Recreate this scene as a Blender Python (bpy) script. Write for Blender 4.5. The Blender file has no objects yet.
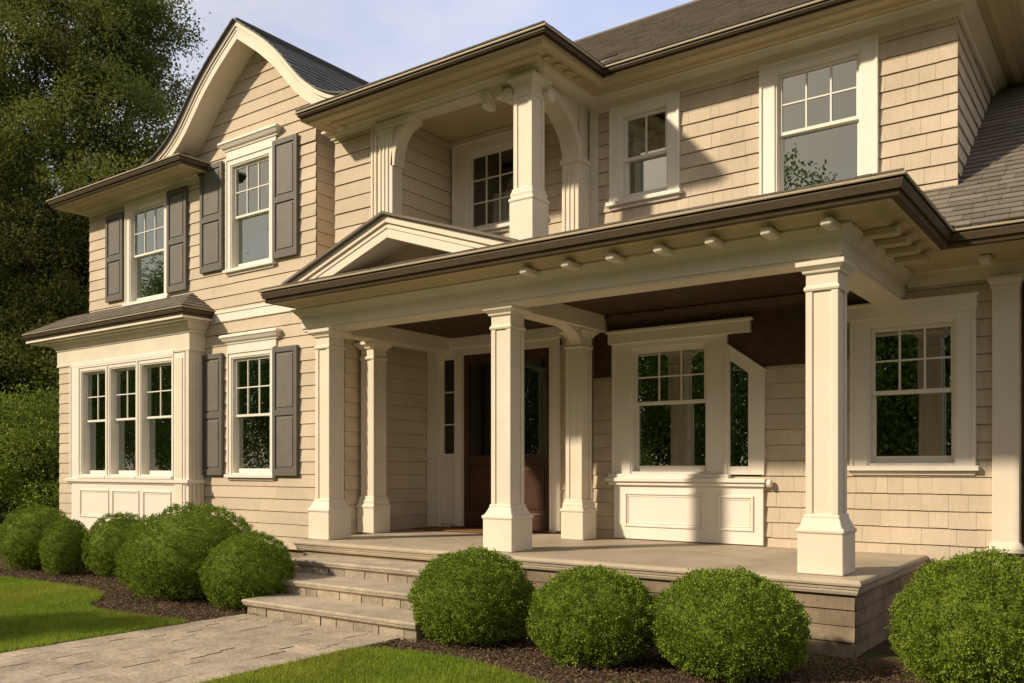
import bpy, math, random
import numpy as np
from mathutils import Vector, Matrix

R = math.radians
SC = bpy.context.scene
COL = SC.collection
random.seed(7)

# ------------------------------------------------------------------ camera
cam_d = bpy.data.cameras.new('camera')
cam = bpy.data.objects.new('camera', cam_d)
COL.objects.link(cam)
cam.location = (0, 0, 1.55)
cam.rotation_euler = (R(90), 0, 0.62893)
cam_d.sensor_width = 36
cam_d.lens = 877 / 1024 * 36
cam_d.shift_y = (468 - 341.5) / 1024
cam_d.clip_end = 2000
SC.camera = cam

# ------------------------------------------------------------------ sky, sun, exposure
SUN = Vector((-0.573, -0.819, 0)).normalized()
ELEV = R(31.5)
to_sun = Vector((SUN.x * math.cos(ELEV), SUN.y * math.cos(ELEV), math.sin(ELEV)))
world = bpy.data.worlds.new('World')
SC.world = world
world.use_nodes = True
nt = world.node_tree
nt.nodes.clear()
n_out = nt.nodes.new('ShaderNodeOutputWorld')
n_bg = nt.nodes.new('ShaderNodeBackground')
n_sky = nt.nodes.new('ShaderNodeTexSky')
n_sky.sky_type = 'NISHITA'
n_sky.sun_disc = False
n_sky.sun_elevation = ELEV
n_sky.sun_rotation = math.atan2(SUN.x, SUN.y) % (2 * math.pi)
n_sky.air_density = 1.0
n_sky.dust_density = 2.0
n_sky.ozone_density = 1.0
n_tint = nt.nodes.new('ShaderNodeMix'); n_tint.data_type = 'RGBA'; n_tint.blend_type = 'MULTIPLY'
n_tint.inputs[0].default_value = 1
n_tint.inputs[7].default_value = (1.25, 1.0, 0.80, 1)
n_tc = nt.nodes.new('ShaderNodeTexCoord')
n_map = nt.nodes.new('ShaderNodeMapping')
n_map.inputs['Scale'].default_value = (1.6, 1.6, 4.0)
n_map.inputs['Location'].default_value = (0.35, 0.2, 0.1)
n_noise = nt.nodes.new('ShaderNodeTexNoise')
n_noise.inputs['Scale'].default_value = 1.6
n_noise.inputs['Detail'].default_value = 6
n_noise.inputs['Roughness'].default_value = 0.55
n_ramp = nt.nodes.new('ShaderNodeValToRGB')
n_ramp.color_ramp.elements[0].position = 0.40
n_ramp.color_ramp.elements[1].position = 0.64
n_ramp.color_ramp.elements[0].color = (0, 0, 0, 1)
n_ramp.color_ramp.elements[1].color = (0.75, 0.75, 0.75, 1)
n_mix = nt.nodes.new('ShaderNodeMix'); n_mix.data_type = 'RGBA'
n_mix.inputs[7].default_value = (8.8, 8.6, 8.8, 1)
lk = nt.links.new
lk(n_sky.outputs[0], n_tint.inputs[6])
lk(n_tc.outputs['Generated'], n_map.inputs[0])
lk(n_map.outputs[0], n_noise.inputs['Vector'])
lk(n_noise.outputs[0], n_ramp.inputs[0])
lk(n_ramp.outputs[0], n_mix.inputs[0])
n_veil = nt.nodes.new('ShaderNodeMix'); n_veil.data_type = 'RGBA'
n_veil.inputs[0].default_value = 0.55
n_veil.inputs[0].default_value = 0.72
n_sep = nt.nodes.new('ShaderNodeSeparateXYZ')
n_mr = nt.nodes.new('ShaderNodeMapRange')
n_mr.inputs[1].default_value = 0.0; n_mr.inputs[2].default_value = 0.75
n_side = nt.nodes.new('ShaderNodeMix'); n_side.data_type = 'RGBA'
n_side.inputs[6].default_value = (5.1, 4.6, 4.1, 1)
n_side.inputs[7].default_value = (7.3, 8.4, 12.0, 1)
lk(n_tc.outputs['Generated'], n_sep.inputs[0]); lk(n_sep.outputs[1], n_mr.inputs[0])
lk(n_mr.outputs[0], n_side.inputs[0]); lk(n_side.outputs[2], n_veil.inputs[7])
lk(n_tint.outputs[2], n_veil.inputs[6])
lk(n_veil.outputs[2], n_mix.inputs[6])
lk(n_mix.outputs[2], n_bg.inputs[0])
n_bg.inputs[1].default_value = 0.10
lk(n_bg.outputs[0], n_out.inputs[0])

sun_d = bpy.data.lights.new('sun', 'SUN')
sun_d.energy = 4.7
sun_d.angle = R(2.5)
sun_d.color = (1.0, 0.85, 0.63)
sun = bpy.data.objects.new('sun', sun_d)
COL.objects.link(sun)
sun.rotation_euler = (-to_sun).to_track_quat('-Z', 'Y').to_euler()
sun.location = to_sun * 60

SC.view_settings.view_transform = 'Standard'
SC.view_settings.look = 'None'
SC.view_settings.exposure = 0.0
SC.view_settings.gamma = 1.0
SC.view_settings.use_curve_mapping = False

# ------------------------------------------------------------------ materials
def mat(name, col, rough=0.6, var=0.08, scale=3.0, bump=0.0, bscale=40.0, tone=False,
        spec=0.35, stretch=(1, 1, 1), fine=0.0, col2=None, dist=0.004, translucent=0.0):
    m = bpy.data.materials.new(name)
    m.use_nodes = True
    t = m.node_tree; N = t.nodes; L = t.links.new
    N.clear()
    out = N.new('ShaderNodeOutputMaterial')
    p = N.new('ShaderNodeBsdfPrincipled')
    p.inputs['Roughness'].default_value = rough
    p.inputs['Specular IOR Level'].default_value = spec
    geo = N.new('ShaderNodeNewGeometry')
    nz = N.new('ShaderNodeTexNoise'); nz.inputs['Scale'].default_value = scale
    nz.inputs['Detail'].default_value = 5; nz.inputs['Roughness'].default_value = 0.6
    L(geo.outputs['Position'], nz.inputs['Vector'])
    mr = N.new('ShaderNodeMapRange')
    mr.inputs[1].default_value = 0.3; mr.inputs[2].default_value = 0.7
    mr.inputs[3].default_value = 1 - var; mr.inputs[4].default_value = 1 + var
    L(nz.outputs[0], mr.inputs[0])
    fac = mr.outputs[0]
    mp = N.new('ShaderNodeMapping'); mp.inputs['Scale'].default_value = stretch
    L(geo.outputs['Position'], mp.inputs[0])
    n2 = N.new('ShaderNodeTexNoise'); n2.inputs['Scale'].default_value = bscale
    n2.inputs['Detail'].default_value = 4
    L(mp.outputs[0], n2.inputs['Vector'])
    if fine > 0:
        m2 = N.new('ShaderNodeMapRange')
        m2.inputs[1].default_value = 0.3; m2.inputs[2].default_value = 0.7
        m2.inputs[3].default_value = 1 - fine; m2.inputs[4].default_value = 1 + fine
        L(n2.outputs[0], m2.inputs[0])
        mm = N.new('ShaderNodeMath'); mm.operation = 'MULTIPLY'
        L(fac, mm.inputs[0]); L(m2.outputs[0], mm.inputs[1]); fac = mm.outputs[0]
    if tone:
        at = N.new('ShaderNodeAttribute'); at.attribute_name = 'tone'
        mm = N.new('ShaderNodeMath'); mm.operation = 'MULTIPLY'
        L(fac, mm.inputs[0]); L(at.outputs['Fac'], mm.inputs[1]); fac = mm.outputs[0]
    base = N.new('ShaderNodeMix'); base.data_type = 'RGBA'; base.blend_type = 'MULTIPLY'
    base.inputs[0].default_value = 1
    if col2 is not None:
        cm = N.new('ShaderNodeMix'); cm.data_type = 'RGBA'
        cm.inputs[6].default_value = (*col, 1); cm.inputs[7].default_value = (*col2, 1)
        mr3 = N.new('ShaderNodeMapRange'); mr3.inputs[1].default_value = 0.38; mr3.inputs[2].default_value = 0.62
        n3 = N.new('ShaderNodeTexNoise'); n3.inputs['Scale'].default_value = scale * 0.7
        n3.inputs['Detail'].default_value = 6
        L(geo.outputs['Position'], n3.inputs['Vector'])
        L(n3.outputs[0], mr3.inputs[0]); L(mr3.outputs[0], cm.inputs[0])
        L(cm.outputs[2], base.inputs[6])
    else:
        base.inputs[6].default_value = (*col, 1)
    L(fac, base.inputs[7])
    L(base.outputs[2], p.inputs['Base Color'])
    if bump > 0:
        b = N.new('ShaderNodeBump'); b.inputs['Strength'].default_value = bump
        b.inputs['Distance'].default_value = dist
        L(n2.outputs[0], b.inputs['Height']); L(b.outputs[0], p.inputs['Normal'])
    surf = p.outputs[0]
    if translucent > 0:
        tr = N.new('ShaderNodeBsdfTranslucent')
        L(base.outputs[2], tr.inputs[0])
        ms = N.new('ShaderNodeMixShader'); ms.inputs[0].default_value = translucent
        L(surf, ms.inputs[1]); L(tr.outputs[0], ms.inputs[2]); surf = ms.outputs[0]
    L(surf, out.inputs[0])
    return m

def glass_mat(name, refl, tint):
    m = bpy.data.materials.new(name); m.use_nodes = True
    t = m.node_tree; N = t.nodes; L = t.links.new
    N.clear()
    out = N.new('ShaderNodeOutputMaterial')
    tr = N.new('ShaderNodeBsdfTransparent'); tr.inputs[0].default_value = (*tint, 1)
    gl = N.new('ShaderNodeBsdfGlossy'); gl.inputs['Roughness'].default_value = 0.0
    gl.inputs[0].default_value = (0.86, 0.96, 0.90, 1)
    geo = N.new('ShaderNodeNewGeometry')
    nz = N.new('ShaderNodeTexNoise'); nz.inputs['Scale'].default_value = 1.7
    nz.inputs['Detail'].default_value = 1
    L(geo.outputs['Position'], nz.inputs['Vector'])
    b = N.new('ShaderNodeBump'); b.inputs['Strength'].default_value = 0.12; b.inputs['Distance'].default_value = 0.01
    L(nz.outputs[0], b.inputs['Height']); L(b.outputs[0], gl.inputs['Normal'])
    lw = N.new('ShaderNodeFresnel'); lw.inputs[0].default_value = 1.5
    mr = N.new('ShaderNodeMapRange')
    mr.inputs[1].default_value = 0.04; mr.inputs[2].default_value = 1
    mr.inputs[3].default_value = refl; mr.inputs[4].default_value = 1
    L(lw.outputs[0], mr.inputs[0])
    mx = N.new('ShaderNodeMixShader')
    L(mr.outputs[0], mx.inputs[0]); L(tr.outputs[0], mx.inputs[1]); L(gl.outputs[0], mx.inputs[2])
    L(mx.outputs[0], out.inputs[0])
    return m

SID = mat('siding_paint', (0.575, 0.48, 0.367), 0.75, 0.085, 1.1, 0.4, 26, True, 0.2, (3.2, 3.2, 0.22), 0.07)
TRIM = mat('trim_paint', (0.74, 0.665, 0.55), 0.55, 0.07, 1.6, 0.10, 30, False, 0.3, fine=0.02)
TRIM_W = mat('window_paint', (0.80, 0.745, 0.66), 0.5, 0.04, 2.0, 0.04, 40, False, 0.4)
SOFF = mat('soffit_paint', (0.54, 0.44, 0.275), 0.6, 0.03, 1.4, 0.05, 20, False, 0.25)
GUT = mat('gutter_metal', (0.078, 0.056, 0.034), 0.5, 0.10, 5.0, 0.03, 20, False, 0.25)
LIP = mat('gutter_lip_metal', (0.40, 0.33, 0.22), 0.5, 0.06, 5.0)
ROOF = mat('roof_shingle', (0.18, 0.157, 0.13), 0.9, 0.12, 2.2, 0.6, 120, True, 0.15, fine=0.18)
SLATE = mat('roof_slate', (0.14, 0.14, 0.142), 0.85, 0.10, 2.2, 0.5, 120, True, 0.2, fine=0.15)
SHUT = mat('shutter_paint', (0.125, 0.113, 0.095), 0.55, 0.07, 4, 0.08, 50, False, 0.35, (2, 2, .3), 0.05)
SHUT_P = mat('shutter_panel_paint', (0.15, 0.136, 0.115), 0.55, 0.08, 4, 0.08, 50, False, 0.35, (2, 2, .3), 0.05)
DOORW = mat('door_wood', (0.060, 0.024, 0.010), 0.4, 0.25, 3, 0.15, 18, False, 0.45, (4, 4, .25), 0.3)
DARKW = mat('stain_shade_board', (0.075, 0.043, 0.024), 0.6, 0.18, 3, 0.2, 20, True, 0.3, (.3, 4, 4), 0.2)  # real stain on the ceiling; stands in for shade on porch wall and recess
BRASS = mat('handle_metal', (0.45, 0.34, 0.16), 0.3, 0.05)
DECK = mat('deck_stone', (0.44, 0.37, 0.28), 0.7, 0.16, 2.2, 0.3, 45, True, 0.25, fine=0.09)
STONE = mat('step_stone', (0.45, 0.38, 0.29), 0.85, 0.2, 4, 0.8, 38, True, 0.2, fine=0.18, col2=(0.37, 0.315, 0.245), dist=0.006)
FOUND = mat('base_board', (0.255, 0.20, 0.138), 0.9, 0.28, 3, 0.5, 26, True, 0.15, (2.5, 2.5, .3), 0.10)
PATHM = mat('paver', (0.43, 0.352, 0.265), 0.9, 0.2, 3.5, 0.9, 30, True, 0.2, fine=0.22, col2=(0.35, 0.295, 0.23), dist=0.006)
SAND = mat('paver_joint', (0.22, 0.175, 0.125), 0.95, 0.15, 8, 0.5, 80)
MULCH = mat('mulch', (0.085, 0.056, 0.036), 0.95, 0.35, 9, 1.0, 60, False, 0.1, dist=0.02, fine=0.35)
CHIP = mat('bark_chip', (0.135, 0.09, 0.058), 0.9, 0.2, 9, 0, 40, True, 0.1)
GROUND = mat('ground_grass', (0.060, 0.085, 0.020), 0.95, 0.2, 1.5, 0.6, 50, False, 0.1, col2=(0.085, 0.098, 0.026), dist=0.02)
BLADE = mat('grass_blade', (0.22, 0.32, 0.034), 0.7, 0.25, 1.1, 0, 40, True, 0.1, col2=(0.31, 0.36, 0.05), translucent=0.35)
BOX = mat('boxwood_leaf', (0.195, 0.272, 0.034), 0.75, 0.15, 3.0, 0, 40, True, 0.08, translucent=0.22)
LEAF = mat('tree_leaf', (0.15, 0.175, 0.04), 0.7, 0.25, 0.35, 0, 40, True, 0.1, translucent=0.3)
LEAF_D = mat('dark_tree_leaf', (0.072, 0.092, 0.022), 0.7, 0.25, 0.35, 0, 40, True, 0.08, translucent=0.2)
LEAF_B = mat('bush_leaf', (0.19, 0.25, 0.036), 0.7, 0.2, 0.6, 0, 40, True, 0.2, translucent=0.3)
BARK = mat('bark', (0.075, 0.055, 0.038), 0.9, 0.25, 2, 0.8, 14, False, 0.1, (1, 1, .2), 0.25, dist=0.03)
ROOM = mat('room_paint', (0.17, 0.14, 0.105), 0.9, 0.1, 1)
CURT = mat('curtain_cloth', (0.72, 0.68, 0.62), 0.9, 0.05, 3)
MAT_C = mat('coir', (0.20, 0.105, 0.04), 0.95, 0.15, 6, 0.6, 120)
GLASS = glass_mat('window_glass', 0.36, (0.42, 0.43, 0.40))
GLASS_C = glass_mat('clear_glass', 0.16, (0.8, 0.8, 0.76))
GLASS_D = glass_mat('dark_glass', 0.10, (0.30, 0.30, 0.27))

# ------------------------------------------------------------------ mesh builder
class MB:
    def __init__(s):
        s.v = []; s.f = []; s.t = []; s.use_t = False
    def face(s, pts, tone=1.0):
        i = len(s.v); s.v += [tuple(p) for p in pts]
        s.t += [tone] * len(pts)
        s.f.append(tuple(range(i, i + len(pts))))
    def solid(s, vs, fs, tone=1.0):
        i = len(s.v); s.v += [tuple(p) for p in vs]; s.t += [tone] * len(vs)
        s.f += [tuple(a + i for a in f) for f in fs]
    def box(s, x0, x1, y0, y1, z0, z1, tone=1.0):
        s.solid([(x0, y0, z0), (x1, y0, z0), (x1, y1, z0), (x0, y1, z0),
                 (x0, y0, z1), (x1, y0, z1), (x1, y1, z1), (x0, y1, z1)],
                [(3, 2, 1, 0), (4, 5, 6, 7), (0, 1, 5, 4), (1, 2, 6, 5), (2, 3, 7, 6), (3, 0, 4, 7)], tone)
        return s
    def prism(s, poly, ax, a, b):
        """extrude a 2-D polygon along axis ax ('x': poly=(y,z), 'y': (x,z), 'z': (x,y))"""
        def P(p, w):
            return {'x': (w, p[0], p[1]), 'y': (p[0], w, p[1]), 'z': (p[0], p[1], w)}[ax]
        n = len(poly)
        vs = [P(p, a) for p in poly] + [P(p, b) for p in poly]
        fs = [tuple(range(n)), tuple(range(2 * n - 1, n - 1, -1))]
        fs += [(i, i + n, (i + 1) % n + n, (i + 1) % n) for i in range(n)]
        s.solid(vs, fs); return s
    def strip(s, A, B, ax, a, b):
        """ribbon between polylines A and B (2-D), extruded along ax"""
        for i in range(len(A) - 1):
            s.prism([A[i], A[i + 1], B[i + 1], B[i]], ax, a, b)
        return s
    def sweep(s, path, prof, closed=False, caps=True):
        """path: plan points, outward = right of travel; prof: (outward offset, z)"""
        n = len(path); rings = []
        for i in range(n):
            p = Vector(path[i])
            def nrm(a, b):
                d = (Vector(b) - Vector(a)).normalized(); return Vector((d.y, -d.x))
            if closed or 0 < i < n - 1:
                n1 = nrm(path[i - 1], path[i]); n2 = nrm(path[i], path[(i + 1) % n])
                m = (n1 + n2); m = m / max(1e-6, m.dot(n1))
            elif i == 0: m = nrm(path[0], path[1])
            else: m = nrm(path[-2], path[-1])
            rings.append([(p.x + m.x * o, p.y + m.y * o, z) for o, z in prof])
        k = len(prof); vs = [q for r in rings for q in r]; fs = []
        for i in range(n if closed else n - 1):
            j = (i + 1) % n
            for a in range(k - 1):
                fs.append((i * k + a, j * k + a, j * k + a + 1, i * k + a + 1))
        if not closed and caps:
            fs.append(tuple(range(k))); fs.append(tuple(range((n - 1) * k + k - 1, (n - 1) * k - 1, -1)))
        s.solid(vs, fs); return s
    def tube(s, pts, rads, seg=10):
        pts = [Vector(p) for p in pts]; k = len(pts); vs = []; fs = []
        for i, p in enumerate(pts):
            d = (pts[min(i + 1, k - 1)] - pts[max(i - 1, 0)]).normalized()
            u = d.orthogonal().normalized() if i == 0 else (u - d * u.dot(d)).normalized()
            w = d.cross(u)
            for a in range(seg):
                th = 2 * math.pi * a / seg
                vs.append(p + (u * math.cos(th) + w * math.sin(th)) * rads[i])
        for i in range(k - 1):
            for a in range(seg):
                b = (a + 1) % seg
                fs.append((i * seg + a, i * seg + b, (i + 1) * seg + b, (i + 1) * seg + a))
        fs.append(tuple(range(seg - 1, -1, -1))); fs.append(tuple(range((k - 1) * seg, k * seg)))
        s.solid(vs, fs); return s
    def build(s, name, m, parent=None, bevel=0.0, smooth=False, seg=2):
        me = bpy.data.meshes.new(name)
        me.from_pydata(s.v, [], s.f)
        a = me.attributes.new('tone', 'FLOAT', 'POINT'); a.data.foreach_set('value', s.t)
        me.materials.append(m)
        if smooth: me.shade_smooth()
        me.update()
        o = bpy.data.objects.new(name, me); COL.objects.link(o)
        if bevel > 0:
            md = o.modifiers.new('bevel', 'BEVEL'); md.width = bevel; md.segments = seg
            md.limit_method = 'ANGLE'; md.angle_limit = R(40); md.use_clamp_overlap = True
        if parent: attach(o, parent)
        return o

def world_loc(o):
    l = Vector(o.location)
    while o.parent: o = o.parent; l = l + Vector(o.location) if False else l
    return l

def attach(o, parent):
    o.parent = parent
    root = parent
    if root.get('root_loc'):
        o.matrix_parent_inverse = Matrix.Translation(-Vector(root['root_loc']))

def tag(o, label=None, cat=None, group=None, kind=None):
    if label: o['label'] = label
    if cat: o['category'] = cat
    if group: o['group'] = group
    if kind: o['kind'] = kind
    return o

def empty(name, loc):
    o = bpy.data.objects.new(name, None); COL.objects.link(o)
    o.location = loc; o.empty_display_size = 0.3
    return o

def courses(mb, P, U, V, N, rng, v0, v1, expo, lap, holes=(), wmin=.1, wmax=.28, gap=.003,
            tone=(.93, 1.07), proud=.003, vjit=0.0, seed=0, groove=0.0):
    """lay rows of shingles / boards / blocks on a plane; rng(v) -> (u0,u1)"""
    rn = random.Random(seed)
    P, U, V, N = Vector(P), Vector(U), Vector(V), Vector(N)
    v = v0
    while v < v1 - 1e-4:
        vt = min(v + expo, v1)
        ua0, ub0 = rng(v); ua1, ub1 = rng(vt)
        lo, hi = min(ua0, ua1), max(ub0, ub1)
        cuts = [lo]
        x = lo + rn.uniform(0.3, 1) * wmax
        while x < hi - wmin * .5:
            cuts.append(x); x += rn.uniform(wmin, wmax)
        cuts.append(hi)
        vs = sorted({v, vt} | {h[k] for h in holes for k in (2, 3) if v + 1e-4 < h[k] < vt - 1e-4})
        tones = [rn.uniform(*tone) for _ in cuts]; prs = [rn.uniform(0, proud) for _ in cuts]
        dvs = [rn.uniform(-vjit, vjit) for _ in cuts]
        for i in range(len(cuts) - 1):
            g = gap / 2
            for a, b in zip(vs[:-1], vs[1:]):
                mid = (a + b) / 2
                iv = [(cuts[i] + g, cuts[i + 1] - g)]
                for h in holes:
                    if h[2] < mid < h[3]:
                        nw = []
                        for s, e in iv:
                            if h[1] <= s or h[0] >= e: nw.append((s, e))
                            else:
                                if s < h[0]: nw.append((s, h[0]))
                                if e > h[1]: nw.append((h[1], e))
                        iv = nw
                def lim(vv):
                    if vt - v < 1e-6: return rng(vv)
                    return rng(min(max(vv, v), vt))
                la, ra = lim(a); lb, rb = lim(b)
                for s, e in iv:
                    if e - s < 0.003: continue
                    s0, e0, s1, e1 = max(s, la), min(e, ra), max(s, lb), min(e, rb)
                    if e0 - s0 < 1e-3 and e1 - s1 < 1e-3: continue
                    e0 = max(e0, s0); e1 = max(e1, s1)
                    da = lap * (1 - (a - v) / expo) + prs[i]; db = lap * (1 - (b - v) / expo) + prs[i]
                    aa = a + (dvs[i] if a == v else 0)
                    b = b - (groove if b == vt else 0)
                    q = [P + U * s0 + V * aa + N * da, P + U * e0 + V * aa + N * da,
                         P + U * e1 + V * b + N * db, P + U * s1 + V * b + N * db]
                    mb.face(q, tones[i])
                    if a == v:
                        mb.face([P + U * s0 + V * aa - N * (.002 + groove * 2), P + U * e0 + V * aa - N * (.002 + groove * 2), q[1], q[0]], tones[i])
        v = vt

def sheet(mb, P, U, V, N, rng, v0, v1, holes=(), step=None, d=-.006):
    """plain sheathing behind the shingles, with the same openings"""
    P = Vector(P) + Vector(N) * d
    courses(mb, P, U, V, N, rng, v0, v1, step or (v1 - v0), 0, holes, 1e6, 2e6, 0, (.9, .9), 0)

def wall(name, P, U, N, rng, z0, z1, holes=(), expo=.18, seed=0, m=None, lap=.018, w=(.12, .34)):
    mb = MB()
    courses(mb, P, U, (0, 0, 1), N, rng, z0, z1, expo, lap, holes, w[0], w[1], .0022, (.94, 1.05), .003, .0025, seed=seed, groove=.005)
    sheet(mb, P, U, (0, 0, 1), N, rng, z0, z1, holes, step=expo, d=-.022)
    return mb.build(name, m or SID, HOUSE)

X, Y, Z = Vector((1, 0, 0)), Vector((0, 1, 0)), Vector((0, 0, 1))
FRONT = -Y
def const(a, b): return lambda v: (a, b)

# ------------------------------------------------------------------ ground, path, beds
lawn_l = [(-40, 5.9), (-16, 5.75), (-13.1, 5.78), (-11.2, 5.9), (-10.5, 5.82), (-10.0, 5.5), (-9.75, 5.2), (-9.3, 5.08),
          (-8.6, 5.12), (-7.80, 5.22), (-7.80, -8), (-40, -8)]
lawn_r = [(-5.50, -8), (-5.50, 5.30), (-5.3, 5.40), (-5.0, 5.46), (-4.5, 5.48), (-4.0, 5.38), (-3.5, 5.2), (-2.8, 4.9),
          (-1.6, 4.7), (0, 4.8), (3, 5.0), (14, 5.0), (14, -8)]
g = MB(); g.box(-400, 400, -400, 400, -1.0, -0.03)
tag(g.build('ground', GROUND), kind='structure')
g = MB(); g.prism(lawn_l, 'z', -.02, 0.0)
tag(g.build('lawn', GROUND), kind='structure')
g = MB(); g.prism(lawn_r, 'z', -.02, 0.0)
tag(g.build('lawn', GROUND), kind='structure')

g = MB(); g.box(-7.78, -5.52, -8, 5.86, -.03, -.004)
pth = g
pv = MB()
courses(pv, (0, 0, 0.0), X, Y, Z, const(-7.78, -5.52), -8, 5.86, .165, 0, wmin=.17, wmax=.42, gap=.009,
        tone=(.87, 1.10), proud=.006, seed=3)
po = pv.build('path', PATHM); tag(po, kind='structure')
po2 = pth.build('path', SAND); tag(po2, kind='structure')

def in_poly(px, py, poly):
    n = len(poly); inside = np.zeros(len(px), bool); j = n - 1
    for i in range(n):
        xi, yi = poly[i]; xj, yj = poly[j]
        c = ((yi > py) != (yj > py)) & (px < (xj - xi) * (py - yi) / (yj - yi + 1e-12) + xi)
        inside ^= c; j = i
    return inside

def np_mesh(name, V, nper, m, tone, smooth=False):
    """V: (n*nper,3) verts, each consecutive nper verts is one face"""
    nf = len(V) // nper
    me = bpy.data.meshes.new(name)
    me.vertices.add(len(V)); me.vertices.foreach_set('co', V.astype(np.float32).ravel())
    me.loops.add(len(V)); me.loops.foreach_set('vertex_index', np.arange(len(V), dtype=np.int32))
    me.polygons.add(nf); me.polygons.foreach_set('loop_start', np.arange(0, len(V), nper, dtype=np.int32))
    me.update(calc_edges=True)
    a = me.attributes.new('tone', 'FLOAT', 'POINT')
    a.data.foreach_set('value', np.repeat(tone, nper).astype(np.float32))
    me.materials.append(m)
    o = bpy.data.objects.new(name, me); COL.objects.link(o)
    return o

def grass(poly, boxes, seed):
    rs = np.random.RandomState(seed); Vs = []; Ts = []
    for (x0, x1, y0, y1, dens) in boxes:
        n = int((x1 - x0) * (y1 - y0) * dens)
        px = rs.uniform(x0, x1, n); py = rs.uniform(y0, y1, n)
        e = rs.normal(0, .012, n)
        k = in_poly(px + e, py + e, poly); px, py = px[k], py[k]; n = len(px)
        h = rs.uniform(.022, .05, n); th = rs.uniform(0, 6.283, n); w = rs.uniform(.0025, .0045, n)
        ln = rs.uniform(.1, .9, n) * h; la = rs.uniform(0, 6.283, n)
        b = np.stack([px, py, np.full(n, -.002)], 1)
        s = np.stack([np.cos(th) * w, np.sin(th) * w, np.zeros(n)], 1)
        tip = b + np.stack([np.cos(la) * ln, np.sin(la) * ln, h], 1)
        Vs.append(np.stack([b - s, b + s, tip], 1).reshape(-1, 3))
        Ts.append(rs.uniform(.7, 1.25, n) * np.where(rs.rand(n) < .06, 1.3, 1))
    return np_mesh('grass', np.concatenate(Vs), 3, BLADE, np.concatenate(Ts))
tag(grass(lawn_l, [(-15, -7.7, 2.4, 6.0, 9000), (-26, -15, 2, 6, 1200), (-15, -7.7, -1, 2.4, 1500)], 1),
    'short mown green grass left of the paved path', 'grass', kind='stuff')
tag(grass(lawn_r, [(-5.6, -2.4, 3.2, 5.6, 11000), (-5.6, 3, 0.5, 3.2, 1500), (-2.4, 3, 3.2, 5.2, 2500)], 2),
    'short mown green grass right of the paved path', 'grass', kind='stuff')

# mulch beds: gently uneven sheet under house front
bm_ = MB()
nx, ny = 150, 40
def bed_z(x, y): return -.012 + .012 * math.sin(x * 5.1 + y * 3) * math.sin(y * 7.3 - x * 2.2) + .01 * math.sin(x * 13) * math.sin(y * 17)
gx = [-24 + 36 * i / nx for i in range(nx + 1)]; gy = [4.3 + 7 * j / ny for j in range(ny + 1)]
vs = [(x, y, bed_z(x, y) - .012) for y in gy for x in gx]
fs = [(j * (nx + 1) + i, j * (nx + 1) + i + 1, (j + 1) * (nx + 1) + i + 1, (j + 1) * (nx + 1) + i)
      for j in range(ny) for i in range(nx)]
bm_.solid(vs, fs)
tag(bm_.build('mulch_bed', MULCH, smooth=True), kind='structure')
rs = np.random.RandomState(5)
def chips(n, x0, x1, y0, y1):
    px = rs.uniform(x0, x1, n); py = rs.uniform(y0, y1, n)
    k = ~in_poly(px, py, lawn_l) & ~in_poly(px, py, lawn_r) & ~((px > -7.78) & (px < -5.52) & (py < 5.86))
    px, py = px[k], py[k]; n = len(px)
    L_ = rs.uniform(.004, .017, n); W_ = rs.uniform(.002, .005, n); th = rs.uniform(0, 6.283, n)
    ti = rs.normal(0, .35, n); ro = rs.normal(0, .5, n)
    c = np.stack([px, py, rs.uniform(-.012, .016, n)], 1)
    a = np.stack([np.cos(th) * np.cos(ti), np.sin(th) * np.cos(ti), np.sin(ti)], 1) * L_[:, None]
    b = np.stack([-np.sin(th) * np.cos(ro), np.cos(th) * np.cos(ro), np.sin(ro)], 1) * W_[:, None]
    return np.stack([c - a - b, c + a - b, c + a * .9 + b, c - a * .8 + b], 1).reshape(-1, 3)
CV = np.concatenate([chips(45000, -14.5, -7.5, 4.9, 7.2), chips(50000, -5.6, -0.4, 4.5, 7.4)])
tag(np_mesh('bark_mulch', CV, 4, CHIP, rs.uniform(.45, 1.7, len(CV) // 4)),
    'brown bark mulch chips spread under the rounded shrubs', 'mulch', kind='stuff')

# ------------------------------------------------------------------ the house
HOUSE = empty('house', (-9, 9.5, 0))
HOUSE['root_loc'] = (-9, 9.5, 0)
tag(HOUSE, 'beige shingled two-storey house with cream columned porch, grey shutters and curved gable', 'house')

# ---- windows
def ring(mb, x0, x1, z0, z1, w, y0, y1, wb=None, wt=None):
    wb = wb or w; wt = wt or w
    mb.box(x0, x0 + w, y0, y1, z0, z1); mb.box(x1 - w, x1, y0, y1, z0, z1)
    mb.box(x0 + w, x1 - w, y0, y1, z1 - wt, z1); mb.box(x0 + w, x1 - w, y0, y1, z0, z0 + wb)
    return mb

def sash(parent, x0, x1, z0, z1, y, nx, ny, st=.042, wb=None, glass=None, wt=None):
    s = MB(); ring(s, x0, x1, z0, z1, st, y, y + .038, wb, wt)
    a0, a1, b0, b1 = x0 + st, x1 - st, z0 + (wb or st), z1 - (wt or st)
    for i in range(1, nx):
        xx = a0 + (a1 - a0) * i / nx; s.box(xx - .011, xx + .011, y + .004, y + .032, b0, b1)
    for j in range(1, ny):
        zz = b0 + (b1 - b0) * j / ny
        for i in range(nx):
            xa = a0 + (a1 - a0) * i / nx + (.011 if i else 0); xb = a0 + (a1 - a0) * (i + 1) / nx - (.011 if i < nx - 1 else 0)
            s.box(xa, xb, y + .006, y + .030, zz - .010, zz + .010)
    so = s.build('sash', TRIM_W, None, bevel=.004)
    so.parent = parent
    p = MB(); p.face([(a0 - .004, y + .02, b0 - .004), (a1 + .004, y + .02, b0 - .004), (a1 + .004, y + .02, b1 + .004), (a0 - .004, y + .02, b1 + .004)])
    po = p.build('pane', glass or GLASS); po.parent = parent
    return so

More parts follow.
